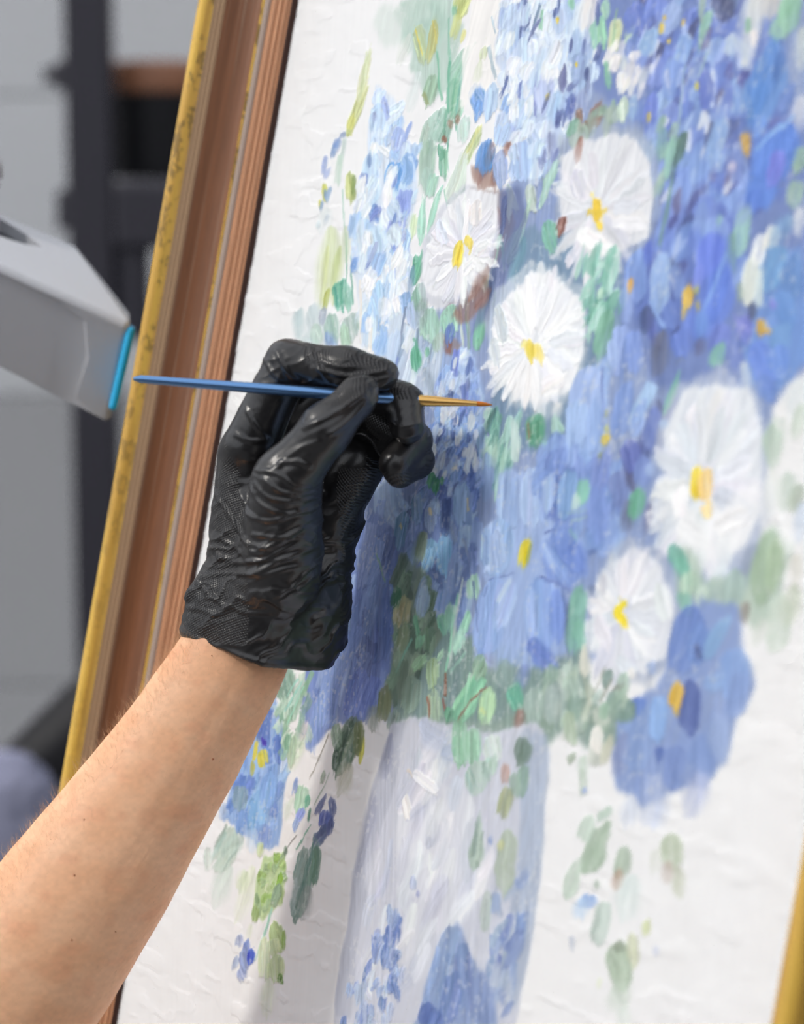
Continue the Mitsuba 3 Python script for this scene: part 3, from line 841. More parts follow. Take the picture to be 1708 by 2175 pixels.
Sd 2285 4446 2317 4410 43 66AC8C .3
M blue_petals_mixed
Cf 60 158 73 4 16 94AEDC,869ED0,748ABE,6A80B4,A8C0E2:2023 4295 2604 4367 2733 3922 2678 3683 2312 3622 2103 3880
Sd 2080 4329 2022 4001 86 5A6EA0 .4
Sf 1780 4386 1932 4123 208 B5CDEE .35 -58
Sf 1878 4406 2012 4214 119 A4C2EA .4 -32
Sf 1771 4264 1781 4049 90 8FA8DC .4
Sd 2080 4329 2147 4178 108 86A6CC .3
Sd 2000 4225 2001 3998 132 7CA4CC .15
Sn 1976 4155 2011 4128 21 D8CFA8 .3
Sd 2307 4107 2276 3919 118 8FBEE4 .12
Sd 2399 4146 2457 3920 133 8CBCE6 .12
Sd 2225 4281 2267 4141 100 93A9D0 .35
Sn 2231 4263 2250 4228 32 D6C8A0 .2
Sd 2481 4430 2519 4227 157 93B0DA .25
Sn 2550 4366 2572 4317 27 DCD2B8 .2
Sd 2417 4214 2528 4125 74 94ABD0 .3
Sd 2225 4136 2207 3975 111 9AAA9C .4
Sf 2360 4337 2398 4133 75 51659C .4
Sn 2561 4155 2699 3969 22 9FB2D0 .4
Sd 2628 4139 2715 3984 84 8298CC .3
M blue_iris_tall
P 7289C6 .9 1.3:1742 4179 1897 4118 1965 3967 2061 3874 2052 3605 2128 3352 2069 3101 1920 2991 1655 2939 1515 2773 1399 2833 1329 3209 1510 3406 1549 3742 1573 4047
Cf 44 237 100 -2 10 7C96D4,7089CA,86A0DA,6A80C2,9FB6E0:1713 4121 1861 4086 1868 3764 1941 3372 1639 2991 1497 2908 1467 3233 1616 3370 1602 3723
Cf 36 211 100 4 14 6F86C6,657CBA,7A92CC,5F74AE:1885 4009 2068 3848 2113 3403 2011 3144 1834 3272 1863 3628
Sf 1713 4121 1736 3744 109 93A8DC .4
Sf 1777 3533 1639 2991 149 7A98DA .25 -44
Sf 1682 3463 1610 2930 117 86A5E0 .3 -36
Sf 1633 3318 1515 2773 134 86A4DC .55 -36
Sd 1892 3310 1825 3000 174 7088D0 .3
Sd 1625 3617 1692 3492 69 8FABDC .4
Sd 1654 3584 1612 3506 41 E8DC90 .3
Sn 1669 3597 1664 3553 32 E0D040 .2
Sf 2015 3278 1956 3025 128 6A80C8 .35
M dense_foliage
P 7E907E .8 1.3:2008 3973 2257 3956 2447 3749 2539 3582 2406 3454 2273 3167 2077 3076 2144 3302 2081 3584
Cf 36 158 82 6 22 6E8A76,7E9C84,62786A,94AE98,5C7068:2045 3925 2272 3905 2434 3721 2473 3518 2300 3225 2112 3109 2134 3406 2094 3613
Sd 2144 3775 2133 3603 156 BDBB98 .3
Sd 2188 3628 2208 3472 112 90A082 .4
Sd 2296 3896 2262 3719 58 93AEC8 .4
Ss 2204 4133 2173 3943 128 7A907C .4
Sd 2315 3846 2322 3676 93 A6BEDA .3
Sd 2480 3871 2482 3702 117 94AEDC .2
Sd 2522 4072 2547 3842 107 8FA6D2 .3
Sd 2248 3691 2348 3575 53 7DBA98 .2
Sn 2281 3551 2187 3336 20 84BCAC .1
Sn 1813 3945 1956 3804 15 7FB09A .4
Sd 2084 3797 2050 3685 75 4F8068 .4
M leaf_sprig_centre
Sn 2622 3944 2643 3445 24 CFDCD4 .2
Sn 2608 3852 2630 3416 25 8FCBB0 .1
Sd 2483 3728 2561 3624 75 90CDB0 .15
Sd 2562 3793 2585 3641 91 A0D2BA .2
Sd 2736 3769 2689 3646 84 98CFB6 .15
Sd 2701 3674 2674 3553 95 A9D6C4 .2
Sd 2699 3969 2774 3852 127 B0D6C4 .2
Sn 2757 3555 2659 3435 27 9FC8BA .2
Sd 2342 3377 2422 3470 89 A6CCA8 .1
Sd 2529 3471 2578 3524 46 A6CCB0 .1
Sd 2484 3481 2527 3307 108 A3BE98 .2
Sd 2352 3589 2366 3513 76 8EBFA2 .3
M blue_iris_lower
P A3BAE6 .9 1.3:2759 4540 3262 4573 3365 4339 3547 4290 3605 4079 3457 4008 3578 3710 3277 3559 2846 3532 2757 3696 2850 3940 2704 4021 2654 4194 2830 4294
Sd 2857 4551 2941 4258 203 A4BEEA .15
Sd 3042 4598 3112 4281 216 B4C9F0 .12
Sd 3169 4562 3217 4319 129 A2B9E8 .2
Sd 2869 4299 2859 3980 264 A3BEEC .12
Sd 2812 4215 2907 4025 174 B4CBF0 .15
Sd 2726 4229 2803 4035 101 98B4E4 .2
Sn 2847 3953 3044 4033 13 6A80B8 .3
Sd 2922 3972 2923 3546 263 9DB8EA .15
Sd 3043 3970 2997 3710 154 A9C0EE .15
Sn 3018 3986 2952 3867 43 D0DEF6 .1
Sd 3261 4028 3371 3637 263 92ADE6 .15
Sd 3200 3969 3274 3707 128 A6BEEE .15
Sd 3403 4000 3499 3721 116 7C98DC .2
Sd 3237 3701 3496 3598 111 7890D6 .3
Ss 2923 3546 3052 3518 106 A8B0D2 .4
Ss 3233 3576 3267 3457 113 7C94CC .4
Sn 3426 4052 3560 3707 21 5A6AA0 .4
Sn 2725 3947 2843 3684 19 5A6AA0 .5
M blue_iris_lower/flower_centre
Sd 3087 4202 3087 4064 101 EED822 .15
Sd 3115 4216 3116 4156 46 E0D040 .25
Sd 3132 4208 3129 4083 38 A8AE60 .4
M blue_petal_right
P 7A95D6 .85 1.2:3200 4243 3415 4296 3578 4246 3602 4091 3493 4014 3291 4057
Sd 3226 4221 3465 4046 109 8AA6DE .15
Sd 3348 4263 3575 4123 144 6E8AD4 .15
Sn 3237 4223 3358 4092 33 B4CAEE .2
Sn 3231 4272 3444 4325 15 5868A8 .4
Sn 3258 4039 3532 4007 15 5868A8 .4
M blue_petals_centre
Cd 26 132 73 4 24 5A6AA4,5264A0,6A76A8,4E5A8C:3102 4729 3626 4737 3953 5104 4070 4926 3997 4682 4003 4400 3684 4260 3298 4305
Cd 50 184 164 8 26 8AA6DC,7C96D0,93AEE2,6F88C6,86A0D8:3102 4729 3556 4729 3782 4562 3810 4326 3613 4250 3298 4305 3119 4531
Sd 3565 4560 3660 4281 177 86A4DE .15
Sd 3347 4608 3340 4360 135 8AA9DA .2
Sd 3694 4648 3773 4465 116 7A8CC0 .3
Sd 3187 4564 3223 4370 113 A8C2EA .3
M leaf+
Sd 3466 4585 3468 4455 96 88CCB0 .2
M leaf+
Sd 3442 4496 3415 4404 79 CBE4DC .15
Sn 3401 4344 3520 4389 18 B9D6D2 .3
Sn 3370 4389 3511 4422 12 A8C6CC .4
Sn 3411 4308 3500 4259 22 86B8B4 .4
M dark_gap
Ss 3764 4656 3837 4557 63 4A4E6C .3
Ss 3829 4520 3845 4331 120 666C88 .4
Ss 3989 4516 3981 4349 69 5E6284 .5
Ss 3904 5028 3979 4775 74 5A5F84 .4
Ss 3852 5380 3856 5143 140 66687E .3
Ss 3682 5489 3741 5349 121 48527A .3
Ss 4130 5365 4138 5260 81 5E627C .3
Ss 3789 4802 3798 4636 142 5A66A2 .3
Ss 3665 4064 3644 3940 71 6A7896 .5
Ss 3495 3940 3583 3662 43 5A6480 .4
Ss 4006 5297 3996 5202 69 7884A8 .4
M leaf+
Sd 3875 4573 3905 4425 146 68B090 .2
M blue_iris_centre
P 98B4E4 .85 1.5:3210 4964 3293 5144 3461 5207 3523 5115 3573 4731 3379 4697 3245 4769
Sd 3370 5163 3337 4779 264 A5BFEC .12
Sd 3302 4973 3325 4728 188 A9C4EE .15
Sd 3430 4984 3491 4722 123 98B4E8 .2
Sd 3541 5383 3559 5118 168 93AEE0 .15
Sd 3619 5364 3700 5130 152 7E98D8 .2
Sd 3489 5307 3517 5138 87 A8C2EC .2
Sn 3438 5156 3535 4872 18 6478B8 .3
Sn 3579 5313 3633 4979 21 7C94D0 .3
Sd 3671 5103 3643 4811 159 86A0DC .2
Sd 3855 5107 3732 4880 114 AAC6EC .08
Sd 3808 5019 3748 4822 104 96B2E4 .15
Sd 3899 4980 3870 4763 119 6676BE .25
Sd 3719 4795 3826 4663 156 6676B8 .3
Sd 3876 4740 3903 4576 139 7288C4 .3
Sd 3903 4707 3959 4666 66 A3BCE2 .3
Sd 3591 4733 3572 4536 145 7C90CC .3
M blue_iris_centre/flower_centre
Sd 3590 4817 3553 4765 59 E4C444 .2
Sd 3560 4875 3580 4828 31 B0B068 .3
Sd 3540 4946 3553 4899 28 A0A478 .4
Sd 3556 4729 3558 4693 33 98A878 .4
M blue_iris_right
P 6A86D8 .85 1.5:3929 5847 4225 5870 4303 5596 4240 5430 4160 5355 4027 5345 3941 5410 4045 5535 4030 5722
Sd 4090 5876 4115 5656 202 6680E0 .15
Sd 4212 5730 4158 5425 149 5E82DA .15
Sn 4207 5788 4124 5493 33 86ACEA .15
Sd 4030 5722 4033 5581 82 7A8CE0 .2
Sd 3752 5756 3789 5460 154 A0BCE6 .12
Sd 3700 5658 3768 5470 74 92AEE0 .15
Sd 3556 5771 3598 5508 186 86A4DE .15
Sd 3501 5599 3577 5385 104 8EA4DA .25
Sd 3635 5823 3645 5679 71 6076D4 .3
Sd 3861 5713 3927 5528 99 7E9AD4 .3
Sd 3947 5387 4035 5252 123 6A84D0 .2
Sd 4107 5492 4127 5353 114 7296DE .2
Sd 3842 5522 3913 5385 83 7088CC .3
Sd 3703 5514 3879 5382 27 8CA6DE .3
Sd 4273 5433 4249 5269 147 7486D2 .25
M blue_iris_right/flower_centre
Sd 3977 5613 3991 5508 82 EFC23A .15
Sd 3967 5506 3969 5436 38 E6C24C .3
Sd 4045 5535 4084 5490 34 C8B450 .3
Sd 4037 5616 4036 5569 41 B8BC58 .3
Sd 3537 5625 3540 5548 47 E6AE48 .15
M blue_iris_far_right
P 6E93D2 .85 1.5:4459 5468 4516 5745 4715 5799 4874 5318 4800 5245 4681 5100 4508 5152 4393 5349
Sd 4525 5836 4519 5609 194 6F9ED0 .15
Sd 4660 5797 4686 5573 143 6A90CC .2
Sd 4582 5612 4744 5465 128 6A94D4 .2
Sd 4652 5458 4696 5349 131 7AA4DA .15
Sd 4390 5486 4456 5354 120 8288DC .2
Sn 4326 5482 4445 5421 29 8E94DE .2
Sd 4488 5356 4670 5144 165 6588DA .15
Sd 4650 5345 4714 5215 147 7094DE .2
Sd 4436 5558 4475 5469 60 4A5478 .35
Sd 4559 5577 4604 5523 38 8C8CD8 .3
Sd 4560 5202 4712 5103 114 6A86C8 .25
Sd 4343 5414 4434 5215 92 7086C8 .3
M blue_iris_far_right/flower_centre
Sd 4513 5483 4561 5395 64 E2B650 .15
Sd 4549 5429 4609 5406 32 DCB050 .25
M white_leaf_right
Sl 4416 5534 4385 5830 127 E4E9E0 .1
Sd 4425 5878 4411 5717 111 EDEEEB .15
Sl 4490 5525 4459 5742 57 CFDDE2 .2
Sd 4495 5926 4452 5810 97 E8EAE8 .2
Sd 4333 5644 4372 5554 55 8EA494 .4
M leaf+
Sd 4271 6010 4297 5769 118 98C0B4 .2
M leaf+
Sd 4267 5351 4268 5224 100 86C0AC .25
M leaf+
Sl 3953 4947 4016 5180 68 70B49E .2
M stems
Sd 3964 4934 3965 4880 76 82ACE2 .15
Sd 4119 5959 4121 5913 47 A3CFD0 .2
Ss 4319 6012 4207 5939 113 8CA6D0 .4
Ss 4584 5974 4493 5835 124 7CA2C8 .4
Ss 4219 5893 4272 5687 70 7FA69C .5
M daisy_right
P C9D0DC .6 2.3:3935 4913 4021 5110 4261 5223 4540 5155 4690 4943 4809 4597 4749 4342 4530 4196 4238 4291 4044 4570
P E2E6EC .95 1.5:3988 4871 4067 5067 4276 5167 4514 5130 4653 4939 4744 4634 4702 4403 4515 4251 4259 4341 4087 4575
R 60 109 E8EBF0,DEE3EA,F2F3F5,D6DCE6:4328 4651 387 460
P F6F6F7 .6 2.3:4160 4584 4359 4470 4659 4691 4749 4589 4671 4398 4507 4284 4279 4390 4151 4490
Sd 4198 4636 4207 4473 114 FDFDFD .1
Sd 4196 4449 4420 4363 98 F4F6F6 .2
Sd 4460 4461 4662 4556 121 F8F8F8 .2
Ss 4432 5260 4514 5130 88 C8D4E4 .4
Ss 4569 4293 4541 4152 127 DCE3E6 .4
M daisy_right/flower_centre
Sd 4266 4748 4285 4600 86 F4D832 .1
Sd 4279 4645 4318 4576 68 F2D42C .15
Sd 4320 4743 4367 4564 97 EBC672 .25
Sd 4367 4564 4420 4490 77 EBCB80 .35
M daisy_lower
P B4BCCC .6 1.6:3668 3919 3732 4219 3913 4340 4172 4282 4336 4050 4336 3795 4209 3632 3929 3628 3754 3741
P DFE2E9 .95 1.3:3724 3928 3779 4178 3923 4306 4151 4232 4297 4044 4292 3834 4164 3671 3917 3673 3789 3771
R 60 82 E8EAF0,DDE1E9,F0F1F4,D2D8E2:3929 3942 300 324
Sd 3751 3909 3892 3765 106 ECEEF4 .15
Sd 4142 4137 4256 3968 94 E8EAEC .2
Sd 3938 3725 4125 3687 88 DCE3EA .25
Sd 3722 4121 3782 4034 52 C6C8D4 .3
Sd 4176 3755 4217 3704 62 9FB4DC .4
Sd 4052 3698 4091 3658 61 EDECE8 .2
M daisy_lower/flower_centre
Sd 3894 3992 3894 3913 70 F8E224 .1
Sd 3926 4004 3931 3962 49 F6E22C .15
Sd 3903 3933 3983 3875 58 F8E02A .1
Sn 3889 4036 3907 3996 17 EFE27C .3
M foliage_right
P A9BFAE .75 2.0:4154 4350 4324 4350 4466 4186 4649 4236 4832 4510 5002 4445 4990 4133 4791 4056 4501 4054 4318 4117
Sd 4174 4341 4349 4191 113 70B4A0 .2
Sd 4238 4291 4377 4149 75 7FBEA8 .3
Sd 4306 4138 4386 4012 80 92C6B4 .3
Sd 4348 4233 4366 4115 145 AFC6B6 .15
Sd 4466 4186 4432 4066 76 C9D8CE .3
Sd 4638 4276 4671 4099 139 ADC6BC .15
Sd 4748 4409 4705 4267 110 92A0B8 .3
Sd 4837 4489 4835 4130 167 9FB89E .25
Sd 4908 4454 4909 4209 122 ACC2A8 .3
Ss 4769 4142 4736 4024 73 8F8A80 .4
Sd 4968 4218 5004 3957 183 D0DACE .4
Ss 4876 4092 4879 3958 123 DDE4DC .5
Ss 5046 4274 5035 4074 120 C6CFBE .4
Ss 5013 4402 5060 4276 117 D6D4C8 .4
Ss 4744 5038 4765 4771 156 CFDBD2 .4
Sd 4709 4990 4795 4774 120 B6CABA .4
Ss 4836 5226 4861 5005 153 DEE6EA .4
Sd 4887 5097 4877 4940 92 C6D4C4 .4
Ss 4886 4785 4890 4585 123 B9C6B8 .4
Sd 4962 4727 4950 4593 91 AAB8A6 .35
Ss 5001 4643 5032 4449 120 C4D4E8 .4
Ss 4765 4771 4845 4579 149 E8EBE8 .4
Ss 4890 4585 4984 4398 116 EEF0F0 .4
M blue_iris_lower_right
P 8399CA .92 2.0:4452 4115 4683 4106 4824 3926 4904 3739 4817 3588 4821 3386 4599 3180 4354 3090 4116 3073 4011 3263 4040 3482 4248 3616 4298 3812
Sd 4432 4066 4386 3735 262 6A84C2 .2
Sd 4518 3988 4470 3796 158 7590CC .2
Sd 4663 4057 4559 3835 102 8AACDA .15
Sd 4764 3916 4779 3671 221 86A0D4 .2
Sd 4822 3814 4817 3588 155 8CA4D6 .25
Sd 4487 3730 4541 3465 162 5669A8 .25
Sn 4485 3890 4515 3827 50 4A5488 .3
Sd 4587 3725 4711 3748 89 92ABDC .3
Sd 4161 3553 4202 3209 274 86A3D2 .15
Sd 4270 3597 4345 3379 132 8AAFE0 .2
Sd 4138 3572 4169 3496 114 5C78C4 .25
Sd 4367 3360 4369 3291 86 5570B0 .3
Sd 4473 3405 4499 3180 164 7A94CA .25
Sd 4588 3474 4712 3250 187 8298CC .25
Sd 4704 3588 4776 3377 138 92A8D4 .35
Ss 4380 3247 4387 2970 199 B4BEDC .5
Ss 4695 3314 4622 3093 181 A8B4D6 .5
Ss 4248 3102 4224 2932 132 C9D0E4 .5
Ss 4104 3377 4098 3139 116 8A94B8 .5
M blue_iris_lower_right/flower_centre
Sd 4403 3696 4403 3544 92 DDB43C .15
Sd 4401 3576 4426 3534 44 CDB050 .3
M foliage_lower
Cd 50 116 100 4 30 8FA89A,A9BDB0,7F9A90,B9CCBE,C6CFC0,9FB4A4:3447 3638 3929 3628 4149 3598 4052 3438 4006 3215 3645 3333 3380 3330
Sd 3569 4037 3619 3693 161 86BCA6 .2
Sd 3592 3859 3701 3731 98 7FB8A0 .25
Sd 3607 4007 3586 3882 107 8ABAB0 .3
Sl 3719 3599 3691 3754 99 EAE8DE .1
Sd 3561 3634 3592 3591 61 C9D8D0 .3
Sd 3889 3381 3909 3242 91 EAE6DE .2
Sd 3647 3394 3745 3268 100 ABBFA8 .2
Sn 3829 3466 3692 3633 19 B8BDA8 .3
Sn 3892 3502 3929 3628 17 7F8878 .4
Sn 3824 3513 3876 3666 13 868C7C .4
Ss 3941 3583 4037 3624 34 7C8078 .5
Sd 3926 3508 3934 3414 70 9FBEA6 .3
Sd 4003 3357 3972 3208 87 C0C6B2 .35
Sd 3760 3211 3714 3153 60 9CA898 .4
Ss 3823 3224 3843 3084 85 BFCFC2 .4
Sd 3835 3155 3879 3020 63 BFD0C4 .4
Sd 3882 3064 3883 3033 32 9DB4DC .3
M leaf+
Sl 2761 3184 2933 3484 160 8CC8A6 .2
Sn 2828 3452 2819 3272 24 A9DABC .2
Sn 2792 3180 2988 3405 16 8C5A4A .5 26
M leaf+
Sd 3005 3404 3018 3219 157 B4DAB2 .15
P C6D898 .8 0.9:3006 3288 3006 3277 2999 3269 2989 3264 2976 3264 2966 3270 2960 3279 2960 3289 2967 3297 2977 3302 2990 3302 3000 3296
M leaf+
Sd 2542 3312 2613 3129 138 A3BAA2 .25
Sn 2497 3262 2558 3144 24 8C6252 .5
M foliage_lower
Sd 2353 3340 2371 3133 170 93AE9C .3
Sn 2630 3416 2658 3293 28 8A5444 .5
Sn 2642 3290 2698 3184 20 8A5444 .6
Sd 2720 3253 2702 3172 78 6CA488 .3
Sd 3189 3455 3275 3359 117 66AC94 .2
Ss 3275 3359 3297 3215 99 8A6058 .4
Sd 3341 3471 3430 3291 183 A5B8B0 .3
Sd 3516 3528 3574 3319 161 A9BAB4 .3
Ss 3114 3579 3080 3422 189 9CB4B0 .4
Sd 2923 3546 2874 3435 147 93B09C .3
Ss 2240 3425 2273 3167 146 6C8474 .4
Sd 2116 3243 2148 3063 113 7C8A68 .35
Ss 2062 3126 2057 2992 131 7C8E84 .5
Sd 2260 3138 2255 3005 145 869C92 .5
M vase
P C9CDDA .95 1.2:2224 3065 2742 3180 2909 3175 3524 3297 3593 2981 3660 2582 3686 2248 3688 1908 3705 1645 3750 1220 2399 769 2227 1192 2163 1547 2133 2073 2151 2611
P E6E9F0 .8 2.3:2430 2935 2701 2889 2876 2722 2854 2512 2768 2234 2568 2184 2440 2466 2407 2721
P D9DCE4 .7 2.3:2708 2864 3016 2804 3266 2361 3119 2172 2846 1972 2713 1703 2645 2073 2811 2374
P A9B6CB .8 1.6:3315 3218 3524 3297 3593 2981 3660 2582 3686 2248 3688 1908 3534 1839 3502 2223 3469 2609 3426 2895
P B4B9C8 .7 1.5:2224 3065 2344 3076 2324 2703 2285 2244 2272 1843 2330 1435 2191 1395 2173 1603 2146 2077 2158 2586
Ss 2199 2675 2166 2188 111 A6ADC0 .35
Ss 2255 3005 2234 2736 110 98A2B8 .4
Cs 60 289 109 12 14 DDE1EA,E9ECF2,CBD0DE,D3D7E2,C3C9DA,EFF1F4:2333 2968 2731 3075 3016 2804 3306 2495 3194 2192 2874 1877 2385 1478 2265 1868 2301 2486
Sd 2500 2846 2730 2792 74 F0F1F4 .2
Sd 2455 2705 2526 2616 86 F2F1F0 .25
Sn 2439 2848 2505 2831 20 D8CDBC .3
Ss 2468 3100 2738 3051 165 B6BFD2 .4
Ss 2705 3018 2838 2994 109 9FAEC6 .4
P 879BC4 .9 1.5:3081 2162 3241 2029 3485 1874 3627 1621 3715 1209 2822 910 2891 1395 2929 1765
Sd 3088 2139 3028 1641 230 8CA2CA .2
Sd 3165 2084 3285 1741 180 7C90BC .25
Sd 3149 1928 3156 1628 179 6E84B8 .25
Sd 3342 1957 3488 1726 150 8398C4 .3
Sd 3053 1698 2998 1530 217 5C74B0 .3
Cd 40 105 64 6 24 9FB2D8,8298CC,B9C6E0,7088C2,D4DCEA:2564 2052 2717 1834 2658 1454 2414 1381 2415 1671 2431 1912
Cd 22 89 45 6 20 8FA3CE,6F86C0,A5B6DA:2502 2115 2590 2111 2670 1847 2529 1808
Cd 14 116 55 4 14 9FB4DA,7A92C6,B4C2DC:2249 1624 2441 1731 2537 1418 2290 1344
Cd 34 158 73 4 16 8FA4CC,A3B4D2,7C92C4,B4C0D4:3353 2333 3525 2549 3627 2257 3649 1774 3454 1914
Sd 2660 2311 2662 2233 65 B0BED8 .35
Sd 2698 2242 2724 2210 35 A0A8CC .35
Sd 3230 2664 3236 2628 38 7F96C8 .2
Sn 3296 2667 3362 2385 19 AAB4C8 .4
M leaf+
Sd 2801 3192 2906 2971 157 92C2A6 .25
Sd 2928 3178 2992 3001 133 9CC8AE .25
M leaf+
Sd 3072 3169 3170 3039 160 D2E2DC .25
Sd 3137 3082 3127 2979 114 B6D2C4 .3
M leaf+
Sd 3366 3216 3337 3074 161 667C70 .3
Sd 3392 3085 3413 2917 113 86A494 .3
M foliage_on_vase
Sd 2999 3003 3098 2873 221 B4CEC4 .45
Sd 3245 3054 3253 2956 76 B89A90 .5
Sd 3297 2941 3296 2779 129 A6AE8E .25
Sd 3313 3019 3383 2911 94 93AFA0 .35
M leaf+
Sl 3141 2460 3122 2747 130 A0B4A8 .25
M leaf+
Sd 3357 2731 3420 2400 160 AAB9A6 .3
Sd 3304 2669 3339 2628 63 BCC490 .3
M leaf+
Sd 3296 2393 3319 2175 92 AAB6B0 .35
M leaf+
Sl 3982 2647 4114 2949 185 A3B8A4 .15
M leaf+
Sd 3975 2934 3941 2795 114 BFD2C6 .4
Sd 4051 2987 4083 2935 114 B9D0C0 .4
Sl 3876 2503 3960 2728 127 BFCDBF .35
M leaf+
Sd 4242 2843 4251 2681 121 ACBBA8 .25
Ss 4239 2725 4249 2610 88 B69482 .4
M leaf+
Sd 4530 2992 4597 2813 169 B5C4AA .25
Ss 4623 2842 4678 2696 96 C0C6B4 .45
Ss 4554 2848 4567 2737 97 C9BCAC .45
Ss 4458 2894 4477 2760 79 DADCD4 .5
M petal_fall
Sd 4050 2560 4061 2491 140 92B2E4 .3
Ss 3996 2534 4040 2438 139 BFD0EC .4
M leaf+
Sd 4179 2557 4180 2345 129 BCC9BF .3
Sd 4112 2646 4104 2597 46 A5B4A4 .35
M leaf+
Sd 4497 2558 4508 2468 65 C7CE9E .25
M leaf+
Sd 4302 2390 4438 2171 179 A5B8A5 .2
Sd 4406 2452 4466 2295 86 C4CFAE .3
Ss 4355 2194 4455 2083 192 C4D0C4 .45
Ss 4433 2100 4478 1997 114 DAE0DA .5
Sd 4302 2390 4378 2364 69 8A9C88 .3
M petal_fall
Ss 4333 2725 4343 2494 201 DAEAE2 .4
Sd 3984 2340 4005 2262 42 B9C0D0 .4
Sd 4586 2455 4591 2410 45 D0D8E6 .4
Sd 4242 2197 4250 2141 41 D8DEC8 .4
M blue_iris_left
P 86A8DC .85 1.0:1073 2993 1236 2800 1335 2597 1339 2430 1381 2189 1155 2107 986 2152 739 2181 799 2482 925 2737
Cf 44 121 73 14 26 7A9CDA,6A8CD2,8FB2E6,7C9ED8,5F7EC4,9DBEE8:1058 2962 1212 2795 1317 2593 1311 2424 1318 2230 1066 2143 820 2257 849 2493 950 2742
Sd 1010 2953 1039 2704 119 5C78BC .35
Sd 1165 2786 1244 2633 84 5F7EC4 .35
Sd 1101 2434 1129 2186 227 8DBAE8 .3
Sd 1185 2565 1182 2339 164 86AEE4 .3
Sd 899 2418 908 2277 171 8CA6BA .25
Ss 1231 2266 1226 2124 144 8098D0 .5
Ss 1121 2212 1092 2064 141 BAD2EE .6
Sd 762 2273 739 2181 96 A9BCD8 .5
Sd 1279 2585 1302 2701 55 C8D8F0 .5
Sd 1031 2730 1076 2683 39 4A3CB4 .2
M blue_iris_left/flower_centre
Sd 978 2702 983 2593 59 D8C83C .3
Sd 1045 2654 1101 2575 110 D2C840 .25
Sd 977 2577 984 2493 59 A8AA58 .4
M green_strokes_left
Cf 30 158 64 16 18 A3C6B2,8FB69C,B9D4C4,C6DCCB,7FA890:1111 3113 1369 3160 1468 2846 1402 2667 1253 2747 1114 2945
Sd 1122 3171 1192 3016 209 86A696 .4
Sn 1331 3139 1194 2932 20 9FDCCB .1
Sn 1281 3144 1192 3016 20 9FDCCB .1
Sn 1353 3102 1252 2859 17 9FD2C0 .2
Ss 1445 2842 1349 2600 113 D5E2CC .5
Ss 1443 2925 1407 2807 71 C9BFC8 .5
Sd 1352 2823 1355 2629 76 B4CCB0 .5
M leaf+
Sd 1908 3030 1803 2691 187 5A7460 .3
Sd 1804 2914 1788 2694 116 46604E .35
Sd 1709 2950 1784 2829 104 8AA590 .4
Sd 1988 2951 2008 2794 44 C4C448 .35
Sd 1934 3021 1967 2839 98 6A7A50 .35
Ss 1917 2775 1863 2574 145 B4B9A6 .5
Sd 1687 2686 1662 2612 43 9CB09C .4
Sn 1735 2682 1657 2474 13 8FA894 .3
Sn 1671 2887 1549 2587 13 9FA098 .4
M leaf+
Sd 1510 2557 1509 2391 130 A6CCB2 .35
Sd 1573 2510 1571 2441 55 70B498 .4
M flower_bud_specks
Sd 1440 2578 1423 2477 55 7F96C8 .5
Sd 1552 2423 1523 2347 68 8C9CDC .4
Sd 1519 2360 1503 2287 62 8AA2D0 .5
Ss 1422 2449 1386 2329 88 CDD8CC .6
M navy_bud
Sd 1801 2547 1867 2440 69 4F5C90 .4
Sd 1753 2550 1677 2410 55 5A6492 .5
Sd 1794 2464 1790 2354 153 4A5AA4 .35
Sd 1830 2377 1720 2242 86 5A6890 .5
Sd 1858 2438 1842 2339 61 4A5488 .5
Sd 1616 2451 1626 2357 32 6C9A88 .2
Sn 1657 2350 1544 2186 15 84B8A0 .2
Sn 1538 2268 1467 2182 11 70706C .4
M leaf+
Sl 1648 1813 1730 2272 199 7A9A90 .5
Sd 1756 2251 1784 2039 92 5F8272 .4
Sd 1640 2223 1614 1997 117 8AA59C .5
Ss 1748 2030 1715 1830 150 8E9A98 .55
Ss 1598 2048 1610 1886 46 B9C6C4 .5
M leaf+
Sd 933 2154 762 1870 211 BACDC1 .45
Ss 916 1965 832 1657 188 CBD8D0 .6
Sd 643 1985 712 1857 100 C9D6CE .5
Ss 1018 2132 801 1994 127 B6CABE .5
M leaf_bright
P AFC98C .8 0.9:1258 2104 1475 2156 1507 2025 1510 1860 1355 1722 1240 1734 1214 1925
Cd 36 68 64 30 50 B6CF94,A5C47C,C3D8A4,93B860,9DB88A:1285 2096 1461 2139 1489 2021 1484 1881 1347 1748 1260 1767 1228 1928
Sd 1217 2150 1205 2063 84 CFDEB0 .4
Sd 1457 2027 1436 1938 53 86B440 .35
Sd 1459 1958 1423 1824 88 8CA88C .3
Sd 1274 1785 1262 1698 84 9CB878 .4
Sd 1469 2177 1440 2142 51 6C8070 .4
Ss 1165 1997 1076 1635 157 DFE8CE .55
Ss 1102 1953 1040 1825 129 CBDAB4 .55
Ss 1242 1679 1229 1563 56 E0E8D0 .6
M stems
Sn 1418 1808 1393 1635 23 A0D0BC .2
Sn 1393 1635 1333 1479 25 B4D8C8 .4
M leaf+
Sd 1442 1731 1592 1605 141 B5CD8E .25
Sd 1573 1724 1606 1623 42 86AC54 .35
Sd 1476 1657 1528 1574 120 CADAB0 .4
M leaf+
Sd 1407 1638 1458 1402 125 D0DDBC .4
Sd 1528 1574 1599 1428 188 C3D3A4 .3
Sd 1632 1478 1621 1420 62 739A54 .35
Ss 1504 1415 1547 1205 163 DAE4CC .55
M blue_blossom
Sd 1136 1580 1176 1520 85 A3AED0 .5
Sd 1239 1579 1231 1479 66 7F92D0 .4
Sd 1194 1511 1279 1408 119 8C9CCC .5
Sd 1293 1538 1300 1455 77 4A62CC .3
Sd 1160 1459 1133 1381 62 A3B2D0 .5
